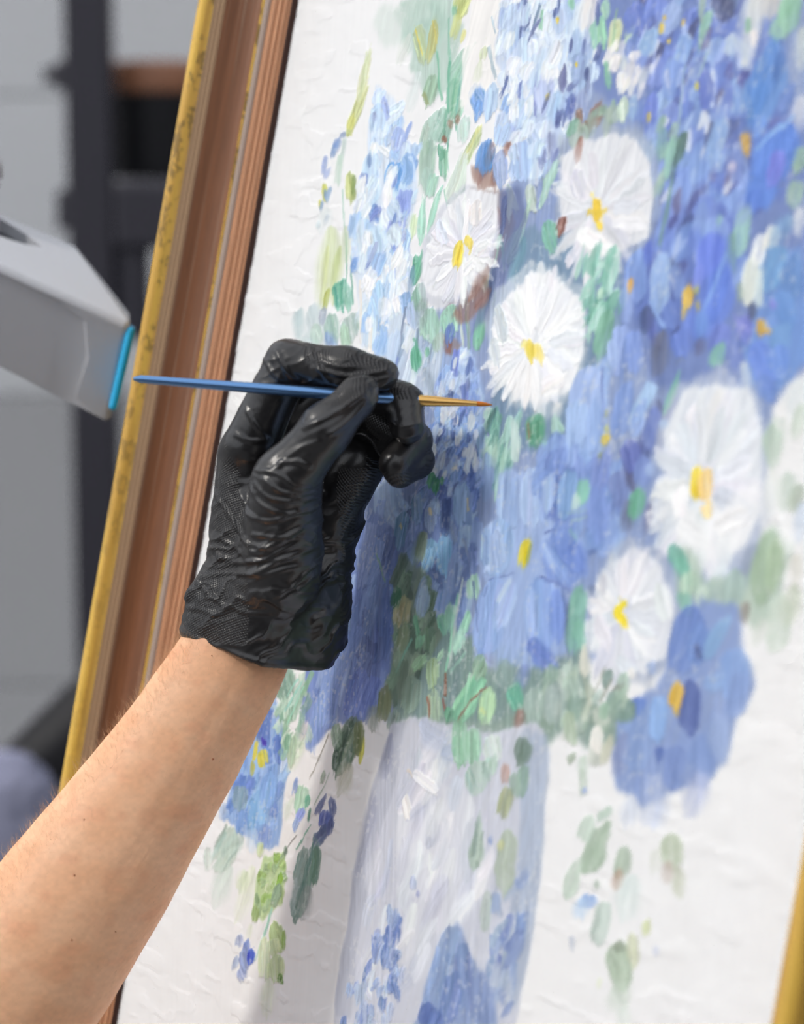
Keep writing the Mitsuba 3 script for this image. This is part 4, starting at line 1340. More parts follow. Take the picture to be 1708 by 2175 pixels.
Sd 1200 1414 1262 1352 98 94A4CE .5
Sd 1262 1510 1282 1479 33 3A48C0 .2"""
count = {}
for ln in PAINT.split('\n'):
    k = ln[0]
    if k == 'M':
        nm = ln[2:].strip()
        if nm == '-':
            cur[0] = 0
        elif nm.endswith('+'):
            motifs.append(nm)
            cur[0] = len(motifs) - 1
        else:
            if nm not in motifs:
                motifs.append(nm)
            cur[0] = motifs.index(nm)
    elif k == 'S':
        f = ln[1:].split()
        q = [int(x) / 10 for x in f[1:6]]
        dab(f[0], *q[:5], hexc(f[6]), float(f[7]), int(f[8]) / 10 if len(f) > 8 else 0.0)
    else:
        h, t = ln.split(':')
        pts = np.array([int(x) / 10 for x in t.split()])
        g = h.split()
        if k == 'P':
            patch(pts, hexc(g[1]), float(g[2]), float(g[3]))
        elif k == 'C':
            cluster(g[0][1], int(g[1]), int(g[2]) / 10, int(g[3]) / 10, float(g[4]), float(g[5]), g[6].split(','), pts)
        elif k == 'R':
            radial(int(g[1]), int(g[2]) / 10, g[3].split(','), *pts)

# bristles drag wet edges into one another
yy, xx = np.meshgrid(np.arange(NY), np.arange(NX), indexing='ij')
wx = ((n2(gu / 2.2, gv / 5, 301) - 0.5) * 1.5 + (n2(gu / 7, gv / 16, 302) - 0.5) * 3.0) / RES
wy = ((n2(gu / 1.4, gv / 9, 303) - 0.5) * 2.2 + (n2(gu / 9, gv / 14, 304) - 0.5) * 2.6) / RES
for i in range(3):
    COL[..., i] = ndimage.map_coordinates(COL[..., i], [yy + wy, xx + wx], order=1, mode='nearest')
HGT = ndimage.map_coordinates(HGT, [yy + wy, xx + wx], order=1, mode='nearest')
IDS = ndimage.map_coordinates(IDS, [yy + wy * 0.7, xx + wx * 0.7], order=0, mode='nearest')
del yy, xx, wx, wy

wet = (0.42 * sst(0.42, 0.68, n2(gu / 10, gv / 17, 311)) * sst(0.02, 0.10, COL.max(2) - COL.min(2)))[..., None].astype(np.float32)
COL = COL * (1 - wet) + wet * ndimage.gaussian_filter(COL, (5.0, 1.6, 0))
HGT = HGT - 0.6 * wet[..., 0] * (HGT - ndimage.gaussian_filter(HGT, (6.0, 1.0)))
del wet
# bristle tracks and the canvas grain that shows through thin paint
sat = sst(0.02, 0.10, COL.max(2) - COL.min(2))
lean = gu + 0.25 * gv + 5 * n2(gu / 40, gv / 40, 322)
COL += ((n2(lean / 0.75, gv / 13, 323) - 0.5) * 0.13 * (0.10 + 0.90 * sat) * sst(0.3, 0.6, n2(gu / 14, gv / 20, 324)))[..., None]
HGT += (n2(lean / 0.75, gv / 13, 323) - 0.5) * 0.30 * (0.08 + 0.92 * sat)
grain = (0.34 * sst(0.62, 0.82, n2(gu / 1.05, gv / 1.2, 320)) * sst(0.46, 0.66, n2(gu / 9, gv / 14, 321)) * sat)[..., None]
COL = np.clip(COL * (1 - grain) + np.array([0.90, 0.90, 0.90]) * grain, 0, 1)
del sat, lean, grain

LIN = np.where(COL <= 0.04045, COL / 12.92, ((np.clip(COL, 0, 1) + 0.055) / 1.055) ** 2.4) * 0.93
HGT = ndimage.gaussian_filter(HGT, 0.55)
RELIEF = 1.0                                     # millimetres of paint per unit of the height field


def sample(buf, uu, vv):
    return ndimage.map_coordinates(buf, [vv / RES, uu / RES], order=1, mode='nearest')


def surface(us, vs):
    uu, vv = np.meshgrid(us, vs)
    h = sample(HGT, uu, vv) * RELIEF
    P = ORG + (uu[..., None] * EX + vv[..., None] * EY + h[..., None] * NN) / 1000
    du, dv = np.gradient(P, axis=1), np.gradient(P, axis=0)
    N = np.cross(du, dv)
    N /= np.linalg.norm(N, axis=2, keepdims=True)
    c = np.stack([sample(LIN[..., i], uu, vv) for i in range(3)], -1)
    ids = IDS[np.clip((vv / RES + 0.5).astype(int), 0, NY - 1), np.clip((uu / RES + 0.5).astype(int), 0, NX - 1)]
    ny, nx = uu.shape
    i = np.arange(ny * nx).reshape(ny, nx)
    q = np.stack([i[:-1, :-1], i[:-1, 1:], i[1:, 1:], i[1:, :-1]], -1).reshape(-1, 4)
    return P.reshape(-1, 3), N.reshape(-1, 3), c.reshape(-1, 3), q, ids[:-1, :-1].ravel()




blocks = [surface(np.arange(0, 300.01, 0.46), np.concatenate([np.arange(0, 60, 2.0), np.arange(60, 735, 0.5), np.arange(735, 800.1, 2.5)])),
          surface(np.arange(300.0 - 300.0 % 0.46, 542.01, 1.0), np.concatenate([np.arange(0, 60, 2.5), np.arange(60, 735, 1.0), np.arange(735, 800.1, 2.5)]))]
KIND = {'misty_foliage': 'painted_foliage', 'foliage': 'painted_foliage', 'dense_foliage': 'painted_foliage', 'foliage_right': 'painted_foliage', 'foliage_lower': 'painted_foliage',
        'foliage_on_vase': 'painted_foliage', 'stems': 'painted_stems', 'leaf_sprig': 'painted_sprig', 'leaf_sprig_centre': 'painted_sprig', 'leaf_bright': 'painted_leaf_cluster',
        'green_strokes_left': 'painted_foliage', 'grey_green_leaves': 'painted_foliage', 'vase': 'painted_vase', 'petal_fall': 'painted_petals', 'dark_gap': 'painted_shadow_strokes',
        'blue_field': 'painted_blue_blossoms', 'blue_petals_mixed': 'painted_blue_blossoms', 'blue_petals_centre': 'painted_blue_blossoms', 'blue_petal_right': 'painted_petals',
        'olive_smear': 'painted_smear', 'striped_leaf': 'painted_leaf', 'pale_streaks': 'painted_streaks', 'white_gap': 'painted_streaks', 'white_ground_centre': 'painted_streaks',
        'white_leaf_right': 'painted_leaf', 'navy_bud': 'painted_bud', 'flower_bud_specks': 'painted_bud', 'blue_blossom': 'painted_blossom'}
LBL = {'painted_vase': 'tall grey-white painted vase with soft blue marks'}


def motif_key(m):
    base, _, sub = m.partition('/')
    if base == 'leaf+':
        k = 'painted_leaf'
    elif base.startswith('daisy'):
        k = 'painted_daisy'
    elif base.startswith('blue_iris'):
        k = 'painted_blue_flower'
    elif base.startswith('blue_spike'):
        k = 'painted_delphinium'
    else:
        k = KIND[base]
    return k, sub


keys, made = {}, {}
for i, m in enumerate(motifs):
    if not i:
        keys[i] = 'framed_painting__canvas'
        continue
    base = m.partition('/')[0]
    k, sub = motif_key(m)
    if base == 'leaf+' or base not in made:
        c = count.get(k, 0)
        count[k] = c + 1
        made[base] = 'framed_painting__' + k + (f'_{c:03d}' if c else '')
    keys[i] = made[base] + ('__flower_centre' if sub else '')
    if sub:
        lab(keys[i], 'yellow flower centre')
total = np.bincount(np.concatenate([b[4] for b in blocks]), minlength=len(motifs))
for i in keys:
    if total[i] < 60:
        keys[i] = keys[0]
by = {}
for i, k in keys.items():
    by.setdefault(k, []).append(i)
for k, ii in by.items():
    V, N, C, Fc, o = [], [], [], [], 0
    for P, n_, c, q, ids in blocks:
        f = q[np.isin(ids, ii)]
        if not len(f):
            continue
        u, inv = np.unique(f, return_inverse=True)
        V.append(P[u]); N.append(n_[u]); C.append(c[u]); Fc.append(inv.reshape(-1, 4) + o)
        o += len(u)
    V, N, C, Fc = map(np.vstack, (V, N, C, Fc))
    scene[k] = {'type': 'ply', 'filename': meshkit.write_ply((V, Fc), False, None, C, normals=N), 'face_normals': False, 'bsdf': {'type': 'ref', 'id': 'mat_paint'}}
for k in list(by):
    if any(q in k for q in ('stems', 'foliage', 'streaks', 'petals', 'shadow_strokes', 'blossoms', 'bud', 'sprig', 'cluster', 'smear')) and '__flower' not in k:
        lab(k, kind='stuff')
lab('framed_painting', 'oil painting of blue flowers and daisies in a vase, in a brown and gilt frame', 'painting')
if 'framed_painting__painted_vase' in scene:
    lab('framed_painting__painted_vase', LBL['painted_vase'])
# the stretcher behind the canvas
E2 = np.stack([EX, EY, NN], 1)


def on_canvas(mesh):
    mesh.vertices = ORG + (mesh.vertices / 1000) @ E2.T
    return mesh


add('framed_painting__backing', on_canvas(box([CW + 20, CH + 20, 14], [CW / 2, CH / 2, -8.2])), 'mat_slot')


def moulding(name, prof, bsdf, label=None, sub=6):
    """One strip of the frame's profile, swept round all four sides with mitred corners. prof: (outwards, height) in millimetres."""
    p = np.array(prof, float)
    t = np.concatenate([[0], np.cumsum(np.linalg.norm(np.diff(p, axis=0), axis=1))])
    q = p
    d = np.gradient(q, t, axis=0)
    nr = np.stack([-d[:, 1], d[:, 0]], 1)
    nr /= np.linalg.norm(nr, axis=1, keepdims=True)
    cs = [(0, 0), (CW, 0), (CW, CH), (0, CH)]
    sg = [(-1, -1), (1, -1), (1, 1), (-1, 1)]
    V, N, UV, F = [], [], [], []
    S = 24
    for side in range(4):
        a, b = side, (side + 1) % 4
        e = A(cs[b][0] - cs[a][0], cs[b][1] - cs[a][1])
        e /= np.linalg.norm(e)
        out = A(e[1], -e[0])
        o = len(V)
        for i, (oo, hh) in enumerate(q):
            pa = A(cs[a][0] + sg[a][0] * oo, cs[a][1] + sg[a][1] * oo)
            pb = A(cs[b][0] + sg[b][0] * oo, cs[b][1] + sg[b][1] * oo)
            for j in range(S + 1):
                r = pa + (pb - pa) * j / S
                V.append([r[0], r[1], hh])
                N.append([out[0] * nr[i, 0], out[1] * nr[i, 0], nr[i, 1]])
                UV.append([side * 2.0 + np.linalg.norm(r) * 0 + ((r - pa) @ e) / 1000, t[i] / 1000])
        for i in range(len(q) - 1):
            for j in range(S):
                x = o + i * (S + 1) + j
                F.append([x, x + 1, x + S + 2, x + S + 1])
    V = ORG + (np.array(V) / 1000) @ E2.T
    N = np.array(N) @ E2.T
    F = np.array(F)
    f0 = F[0]
    if np.cross(V[f0[1]] - V[f0[0]], V[f0[2]] - V[f0[0]]) @ N[f0[0]] < 0:
        F = F[:, ::-1]
    key = 'framed_painting__frame__' + name
    scene[key] = {'type': 'ply', 'filename': meshkit.write_ply((V, F), False, np.array(UV), None, normals=N), 'face_normals': False, 'bsdf': {'type': 'ref', 'id': bsdf}}
    if label:
        lab(key, label)


def fine(p, n=6):
    """Catmull-Rom through the profile's points."""
    p = np.array(p, float)
    q = np.vstack([2 * p[0] - p[1], p, 2 * p[-1] - p[-2]])
    out = []
    for i in range(1, len(q) - 2):
        for s in np.arange(n) / n:
            out.append(0.5 * (2 * q[i] + (q[i + 1] - q[i - 1]) * s + (2 * q[i - 1] - 5 * q[i] + 4 * q[i + 1] - q[i + 2]) * s * s + (3 * q[i] - q[i - 1] - 3 * q[i + 1] + q[i + 2]) * s ** 3))
    return out + [p[-1]]


moulding('sight_lip', fine([(0, -1.5), (0, 2.6), (0.5, 3.8), (1.4, 4.2)], 3), 'mat_lip', 'inner lip, coloured dark for the shadow gap at the canvas')  # lip colour stands in for the shadow gap beside the canvas
moulding('stepped_moulding', fine([(1.4, 4.2), (2.8, 4.5), (3.2, 6.4), (4.8, 7.0), (5.6, 6.8), (5.9, 8.6), (7.6, 9.2), (8.2, 9.0), (8.5, 10.8), (10.6, 11.6), (12.5, 11.6)], 4), 'mat_steps', 'reddish brown stepped inner moulding')
moulding('grey_liner', fine([(12.5, 11.6), (12.9, 13.0), (13.8, 13.9), (15.2, 14.6)], 4), 'mat_liner', 'thin grey strip')
moulding('gilt_fillet', fine([(15.2, 14.6), (15.5, 15.8), (16.2, 16.0), (16.7, 15.2)], 4), 'mat_gold', 'thin gilt line')
moulding('cove', fine([(16.7, 15.2), (18.3, 14.9), (22.3, 16.7), (27.5, 21.0), (31.2, 26.8), (33, 31.4)], 6), 'mat_wood', 'wide brown cove')
moulding('bead', fine([(33, 31.4), (33.1, 33.0), (33.8, 33.8), (34.3, 33.8), (34.4, 35.2), (35.1, 36.0), (35.4, 36.0), (35.5, 37.2), (36.1, 38.0)], 4), 'mat_bead', 'tan beaded strip')
moulding('gilt_edge', fine([(36.1, 38.0), (36.4, 40.8), (37.6, 43.6), (39.6, 45.2), (43, 45.2), (46.5, 43), (49, 38.5), (50.5, 28), (51, 12), (51, -16)], 6), 'mat_gold', 'worn gilt outer edge')

# ------------------------------------------------------------------ the gloved hand, in millimetres from a point in the palm
HO = np.array([-0.06445, -0.04591, 1.37975])
RT, UPH = A(1, 0, 0), UPV
GRIDR = 0.75
gmin, gmax = A(-100, -60, -135), A(125, 95, 95)
shape = np.ceil((gmax - gmin) / GRIDR).astype(int) + 1
GXs = [gmin[i] + np.arange(shape[i]) * GRIDR for i in range(3)]


def rcone(buf, a, b, ra, rb, k=0.0):
    """Smooth union of a round cone with the distance grid."""
    a, b = np.array(a, float), np.array(b, float)
    pad = k * 1.5 + 14
    lo = np.minimum(a - ra, b - rb) - pad
    hi = np.maximum(a + ra, b + rb) + pad
    i0 = np.clip(np.floor((lo - gmin) / GRIDR).astype(int), 0, shape)
    i1 = np.clip(np.ceil((hi - gmin) / GRIDR).astype(int) + 1, 0, shape)
    sl = tuple(slice(x, y) for x, y in zip(i0, i1))
    X, Y, Z = np.meshgrid(*[GXs[i][sl[i]].astype(np.float32) for i in range(3)], indexing='ij')
    ba = b - a
    l2 = ba @ ba
    t = np.clip(((X - a[0]) * ba[0] + (Y - a[1]) * ba[1] + (Z - a[2]) * ba[2]) / l2, 0, 1)
    d = np.sqrt((X - a[0] - t * ba[0]) ** 2 + (Y - a[1] - t * ba[1]) ** 2 + (Z - a[2] - t * ba[2]) ** 2) - (ra + (rb - ra) * t)
    o = buf[sl]
    if k > 0:
        h = np.clip(0.5 + 0.5 * (o - d) / k, 0, 1)
        buf[sl] = o * (1 - h) + d * h - k * h * (1 - h)
    else:
        buf[sl] = np.minimum(o, d)


def chain(pts, rad, k=3.0):
    g = np.full(shape, 40.0, np.float32)
    for i in range(len(pts) - 1):
        rcone(g, pts[i], pts[i + 1], rad[i], rad[i + 1], k if i else 0)
    return g


def smin(a, b, k):
    h = np.clip(0.5 + 0.5 * (a - b) / k, 0, 1)
    return a * (1 - h) + b * h - k * h * (1 - h)


palm = np.full(shape, 40.0, np.float32)
for a, b, ra, rb in [
        ([-21.4, 11.4, -87.7], [-20.9, 19.2, 6.4], 24, 15.5),
        ([-2.8, -4.2, -58.6], [2.1, -13.9, -10.7], 22, 18.5),
        ([10.6, 26.1, -90.8], [21.5, 39.1, -34.6], 24, 17.5),
        ([21.5, 39.1, -34.6], [10.9, 47.2, 3.9], 17.5, 13),
        ([21.6, 35.9, -28.8], [38.6, 28.2, -0.9], 17, 16.5),
        ([-11.5, 20.3, -31.6], [-0.6, 24.4, 0.5], 20, 16),
        ([-34.9, 15.0, -77.9], [-41.2, 13.1, -96.5], 20, 17),
        ([8.8, 21.5, -81.9], [3.6, 16.2, -115.3], 21, 17.0),
        ([-15.8, 18.5, -81.3], [-15.8, 13.6, -112.0], 27, 27),
        ([-15.0, 5.8, -78.7], [-15.0, 0.9, -109.2], 22, 20)]:
    rcone(palm, a, b, ra, rb, 11)
index = chain([[-18.8, 10.1, 12.7], [3.2, 5.1, 57.5], [35.4, -7.3, 56.5], [53.9, -10.8, 53.1]], [14, 12.2, 10.6, 8.8], 4)
thumb = chain([[0.1, -9.5, -47.3], [3.1, -24.5, -1.1], [24.4, -32.2, 26.5], [40.5, -27.7, 42.4]], [19, 16.5, 13, 10.5], 6)
thumb = smin(thumb, chain([[40.5, -27.7, 42.4], [42.7, -26.3, 45.2]], [10.5, 9.5]), 3)
middle = chain([[-10.1, 24.6, 14.7], [32.8, 13.7, 48.0], [65.5, -0.3, 36.8], [67.5, -8.1, 25.3]], [13.5, 12, 10.3, 9.6], 3)
ring = chain([[1.3, 40.5, 12.7], [44.1, 29.3, 31.8], [70.1, 9.5, 15.4], [61.4, -1.4, 4.0]], [13, 11.5, 10.5, 9.5], 3)
little = chain([[12.2, 49.0, 2.4], [50.4, 35.1, 17.3], [72.1, 11.8, 4.0], [63.4, 0.9, -0.6]], [12, 10, 9.6, 8.8], 3)
hand = smin(palm, thumb, 9)
hand = smin(hand, index, 5)
hand = smin(hand, smin(smin(middle, ring, 1.6), little, 1.6), 2.2)
# the cuff is cut by a slanting plane and hollow
ca, cb = np.array([-58.3, 14.0, -90.4]), np.array([23.4, 14.6, -112.2])
cn = np.cross(np.cross(cb - ca, A(0, 1, 0)), A(0, 0, 0) + (cb - ca))
cn = A(-(cb - ca)[2], 0, (cb - ca)[0])
cn /= np.linalg.norm(cn)
X, Y, Z = np.meshgrid(*[g.astype(np.float32) for g in GXs], indexing='ij', sparse=True)
wob = 1.0 * np.sin(X * 0.09 + 1.0) + 0.5 * np.sin(X * 0.21 + Y * 0.13) + 0.6 * np.sin(Y * 0.2)
pl = (X - ca[0]) * cn[0] + (Z - ca[2]) * cn[2] + wob         # positive on the hand's side
hollow = np.maximum(hand + 2.4, pl - 34)
solid = -smin(smin(-hand, pl, 1.8), hollow, 1.0)
del palm, index, thumb, middle, ring, little


def surface_nets(S):
    ins = S < 0
    nx, ny, nz = S.shape
    c = np.zeros((nx - 1, ny - 1, nz - 1), np.int8)
    for i, j, k in np.ndindex(2, 2, 2):
        c += ins[i:nx - 1 + i, j:ny - 1 + j, k:nz - 1 + k]
    act = (c > 0) & (c < 8)
    idx = np.argwhere(act)
    num = -np.ones(act.shape, np.int64)
    num[act] = np.arange(len(idx))
    s = np.zeros((len(idx), 3))
    w = np.zeros(len(idx))
    x, y, z = idx.T
    cor = {(i, j, k): S[x + i, y + j, z + k].astype(float) for i, j, k in np.ndindex(2, 2, 2)}
    for ax in range(3):
        for o in np.ndindex(2, 2):
            p = list(o); p.insert(ax, 0); q = list(o); q.insert(ax, 1)
            a, b = cor[tuple(p)], cor[tuple(q)]
            m = (a < 0) != (b < 0)
            t = np.where(m, a / np.where(m, a - b, 1), 0)
            pos = np.array(p, float)[None] + t[:, None] * np.eye(3)[ax][None]
            s += pos * m[:, None]
            w += m
    V = gmin + (idx + s / w[:, None]) * GRIDR
    F = []
    for ax in range(3):
        a = [slice(None)] * 3; b = [slice(None)] * 3
        a[ax], b[ax] = slice(0, -1), slice(1, None)
        ch = ins[tuple(a)] != ins[tuple(b)]
        e = np.argwhere(ch)
        up = ins[tuple(a)][ch]
        u, v = [q for q in range(3) if q != ax]
        e = e[(e[:, u] > 0) & (e[:, v] > 0) & (e[:, u] < S.shape[u] - 1) & (e[:, v] < S.shape[v] - 1)]
        up = ins[tuple(a)][tuple(e.T)]
        def cell(du, dv):
            q = e.copy(); q[:, u] -= du; q[:, v] -= dv
            return num[tuple(q.T)]
        f = np.stack([cell(1, 1), cell(0, 1), cell(0, 0), cell(1, 0)], 1)
        fl = up if ax != 1 else ~up
        F.append(np.where(fl[:, None], f, f[:, ::-1]))
    return V, np.vstack(F)


gv_, gf_ = surface_nets(solid)
gm = trimesh.Trimesh(gv_, np.vstack([gf_[:, [0, 1, 2]], gf_[:, [0, 2, 3]]]), process=False)
trimesh.smoothing.filter_taubin(gm, iterations=6)
FOLDS = [([(0.5, 9.9), (9.8, 10.9), (16.1, 8.1)], 1.5, 1.3),
         ([(-7.1, 5.1), (0.5, 3.9), (8.0, -2.3), (15.6, -4.1)], 1.5, 1.3),
         ([(-8.3, 1.4), (0.5, -4.8), (10.6, -7.3), (19.4, -6.6)], 1.7, 1.3),
         ([(-13.4, -2.3), (-5.8, -8.5), (5.5, -10.3), (19.4, -9.8)], 1.7, 1.3),
         ([(-15.9, -3.6), (-12.1, -11.0), (-2.0, -16.0), (10.6, -17.3), (21.9, -14.8)], 1.6, 1.3),
         ([(-22.7, -12.3), (-17.2, -19.7), (-4.6, -21.7), (10.6, -16.0)], 1.6, 1.6),
         ([(-37.3, -13.5), (-27.2, -26.0), (-19.7, -34.7), (-4.6, -35.9), (10.6, -26.0)], 1.4, 1.5),
         ([(-14.6, -30.4), (0.5, -30.4), (13.1, -26.0)], 1.2, 1.4),
         ([(-37.3, -35.9), (-24.7, -40.9), (-13.4, -44.6), (10.6, -33.4)], 1.3, 1.5),
         ([(-39.8, -38.4), (-32.3, -48.4), (-13.4, -44.6), (5.5, -42.1)], 1.2, 1.4),
         ([(-38.8, -54.3), (-27.2, -49.6), (-13.4, -44.9)], 1.3, 1.5),
         ([(-53.7, -71.0), (-41.8, -58.6), (-29.7, -54.6), (-15.4, -52.1), (0.5, -43.4), (20.6, -37.4)], 1.4, 1.6),
         ([(-46.1, -62.8), (-37.3, -68.3), (-28.2, -74.2)], 1.2, 1.4),
         ([(-53.7, -76.2), (-43.6, -75.7), (-33.5, -77.5)], 1.2, 1.4),
         ([(-29.7, -70.7), (-19.7, -74.2), (-7.1, -73.7)], 1.1, 1.4),
         ([(-13.4, -53.3), (3.8, -48.4), (25.7, -45.9)], 1.0, 1.4),
         ([(-9.6, -63.3), (5.5, -73.2), (23.1, -75.7)], 1.0, 1.4),
         ([(0.5, -55.8), (15.6, -63.3), (30.7, -62.0)], 1.0, 1.6),
         ([(-9.1, 60.1), (-4.6, 53.6), (0.5, 49.2)], 1.2, 1.3),
         ([(-2.5, 65.3), (3.8, 53.6), (9.0, 48.7)], 1.3, 1.3),
         ([(14.3, 70.6), (18.6, 60.1), (25.7, 49.2)], 1.2, 1.4),
         ([(17.6, 56.9), (33.5, 53.1), (46.1, 54.4), (58.9, 56.9)], 1.2, 1.4),
         ([(20.6, 61.1), (30.7, 58.1), (38.3, 58.1)], 0.9, 1.3),
         ([(13.1, 28.8), (30.2, 37.0), (45.1, 46.4)], 1.3, 1.6),
         ([(25.7, 25.0), (35.7, 31.3), (44.6, 40.0)], 1.0, 1.6),
         ([(-25.2, 20.1), (-17.2, 16.8), (-9.1, 16.8)], 1.2, 1.6),
         ([(-20.7, 35.7), (-14.6, 26.3), (-8.3, 17.6)], 1.0, 1.4),
         ([(-2.0, 7.6), (10.6, 17.6), (20.6, 21.3)], 1.0, 1.6),
         ([(-19.7, 6.4), (-9.6, 5.1), (0.5, 7.6)], 0.9, 1.4),
         ([(55.9, 30.0), (63.4, 26.3), (73.5, 27.5)], 0.9, 1.3),
         ([(54.6, 25.0), (62.2, 20.1), (73.5, 21.3)], 0.8, 1.3)]


def seg_dist(P, poly):
    """Distance in the plane of the hand's side, and the fade towards the ends, of a fold line."""
    best = np.full(len(P), 1e9)
    for i in range(len(poly) - 1):
        a, b = np.array(poly[i]), np.array(poly[i + 1])
        d = b - a
        t = np.clip(((P - a) @ d) / (d @ d), 0, 1)
        best = np.minimum(best, np.linalg.norm(P - a - t[:, None] * d, axis=1))
    return best


def spline(pts, n=8):
    return np.array(fine([tuple(p) for p in pts], n)) if len(pts) > 2 else np.array(pts, float)


V, N = np.array(gm.vertices), np.array(gm.vertex_normals)
side = sst(-0.05, 0.35, -N[:, 1])                            # the thumb side
XZ = V[:, [0, 2]]
disp = np.zeros(len(V))
for pts, amp, wd in FOLDS:
    line = spline(pts)
    r0 = seg_dist(XZ, line)
    near = r0 < wd * 6
    ends = np.minimum(np.linalg.norm(XZ[near] - line[0], axis=1), np.linalg.norm(XZ[near] - line[-1], axis=1))
    r = r0[near] / wd
    disp[near] += amp * (np.exp(-r ** 2) - 0.55 * np.exp(-(r / 2.1) ** 2)) * side[near] * sst(-1, 6, ends + 1.5)
# loose latex: creases that grow towards the cuff, and round the fingers
q = V / A(26, 26, 9)
rot = V.copy()
rot[:, 0], rot[:, 2] = V[:, 0] * 0.9 + V[:, 2] * 0.43, -V[:, 0] * 0.43 + V[:, 2] * 0.9
wn = meshkit.fbm(V / 18, 3, 5) * 7
r1 = 1 - np.abs(2 * meshkit.noise(np.stack([rot[:, 0] / 34 + wn * 0.12, V[:, 1] / 40, rot[:, 2] / 9 + wn * 0.35], 1), 3) - 1)
r2 = 1 - np.abs(2 * meshkit.noise(np.stack([rot[:, 0] / 15, V[:, 1] / 15, rot[:, 2] / 6 + wn * 0.3], 1), 9) - 1)
low = sst(10, -50, V[:, 2])
fing = sst(25, 45, V[:, 2])
cuffd = (V[:, 0] - ca[0]) * cn[0] + (V[:, 2] - ca[2]) * cn[2]
low = low * (0.25 + 0.75 * sst(2, 14, cuffd))
side *= 1
disp += (r1 ** 4 * 1.9 + r2 ** 3 * 0.6 - 0.6) * low * 0.9
# the rolled hem of the cuff
disp += 0.9 * np.exp(-((cuffd - 1.6) / 1.5) ** 2) * (np.abs(cuffd) < 8)
disp += (r2 ** 3 - 0.3) * 0.55 * (0.15 + 0.85 * fing) * (1 - low)
disp += (meshkit.fbm(V / 4, 2, 2) - 0.5) * 0.18
V = V + N * disp[:, None]
gm = trimesh.Trimesh(V, gm.faces, process=False)
trimesh.smoothing.filter_taubin(gm, iterations=2)
if gm.volume < 0:
    gm.invert()
# where the grip is moulded in: back of the hand, tops of the fingers and heel of the palm
V, N = np.array(gm.vertices), np.array(gm.vertex_normals)
wv = (meshkit.noise(V / 12, 4) - 0.5) * 8
back = (XZ[:, 0] + wv < -18 + 0.32 * np.minimum(0, -20 - V[:, 2])) & (V[:, 2] < 48) & (V[:, 2] > -92)
tops = (V[:, 2] > 40) & (N[:, 2] > 0.25) & (V[:, 0] > 12)
heel = (V[:, 0] > 30 + wv) & (V[:, 2] < 0) & (V[:, 2] > -92) & (V[:, 1] > -28)
curl = (V[:, 0] > 45) & (V[:, 2] < 45) & (V[:, 1] > 2)
grip = back | tops | heel | curl
fg = grip[gm.faces].sum(1) >= 2
PW = HO + V / 1000
NV = np.array(gm.vertex_normals)
for key, sel, b in (('person__glove', ~fg, 'mat_glove'), ('person__glove__grip_texture', fg, 'mat_glove_grip')):
    u, inv = np.unique(gm.faces[sel], return_inverse=True)
    scene[key] = {'type': 'ply', 'filename': meshkit.write_ply((PW[u], inv.reshape(-1, 3)), False, None, None, normals=NV[u]), 'face_normals': False, 'bsdf': {'type': 'ref', 'id': b}}
lab('person__glove', 'creased black disposable glove')
lab('person__glove__grip_texture', 'fine raised grip pattern')

# ------------------------------------------------------------------ the forearm
ctr = np.array([[-0.08, -0.0288, 1.3088], [-0.0909, -0.0345, 1.2793], [-0.1178, -0.0448, 1.2335], [-0.1669, -0.0623, 1.1613], [-0.214, -0.0783, 1.0987], [-0.2657, -0.0969, 1.0323], [-0.3161, -0.1346, 1.0115], [-0.3855, -0.2088, 1.0545]])
rad = np.array([0.0270, 0.0300, 0.0342, 0.0432, 0.0500, 0.0500, 0.0480, 0.0520])
cp = np.array(fine(np.hstack([ctr, rad[:, None]]), 60))
P, R = cp[:, :3], cp[:, 3]
tn = np.gradient(P, axis=0)
tn /= np.linalg.norm(tn, axis=1, keepdims=True)
e1 = np.cross(tn, FWD)
e1 /= np.linalg.norm(e1, axis=1, keepdims=True)               # across the arm, seen from the front
e2 = np.cross(tn, e1)
NA = 180
th = np.linspace(0, 2 * np.pi, NA, endpoint=False)
flat = np.interp(np.arange(len(P)), [0, 60, 180, 300], [0.76, 0.76, 0.86, 0.95])
sgn = -np.sign((e2 @ FWD).mean())
ringp = np.cos(th)[None, :, None] * e1[:, None] + (np.sin(th) * sgn)[None, :, None] * e2[:, None] * flat[:, None, None]
s_ = np.arange(len(P))[:, None] / 60.0
# tendon hollow and a soft muscle swelling on the side towards us
an = (th[None] + np.pi) % (2 * np.pi) - np.pi
groove = -0.0003 * np.exp(-((an - (1.40 - 0.05 * s_)) / 0.11) ** 2) * sst(0.7, 1.4, s_) * (1 - sst(2.6, 3.6, s_))
ridge = 0.0002 * np.exp(-((an - (1.62 - 0.05 * s_)) / 0.12) ** 2) * sst(0.7, 1.3, s_) * (1 - sst(2.2, 3.4, s_))
swell = 0.0022 * np.exp(-((an - 0.75) / 0.5) ** 2) * np.exp(-((s_ - 3.2) / 0.9) ** 2)
lump = (meshkit.fbm((P[:, None] + R[:, None, None] * ringp) * 38, 2, 4) - 0.5) * 0.0018
VV = P[:, None] + (R[:, None] + groove + ridge + swell + lump)[..., None] * ringp
nR = len(P)
ii = np.arange(nR * NA).reshape(nR, NA)
Q = np.stack([ii[:-1], np.roll(ii, -1, 1)[:-1], np.roll(ii, -1, 1)[1:], ii[1:]], -1).reshape(-1, 4)
AV = VV.reshape(-1, 3)
caps = np.vstack([P[0], P[-1]])
tri = np.vstack([Q[:, [0, 1, 2]], Q[:, [0, 2, 3]],
                 np.stack([np.full(NA, nR * NA), np.roll(ii[0], -1), ii[0]], 1), np.stack([np.full(NA, nR * NA + 1), ii[-1], np.roll(ii[-1], -1)], 1)])
arm = trimesh.Trimesh(np.vstack([AV, caps]), tri, process=False)
if arm.volume < 0:
    arm.invert()
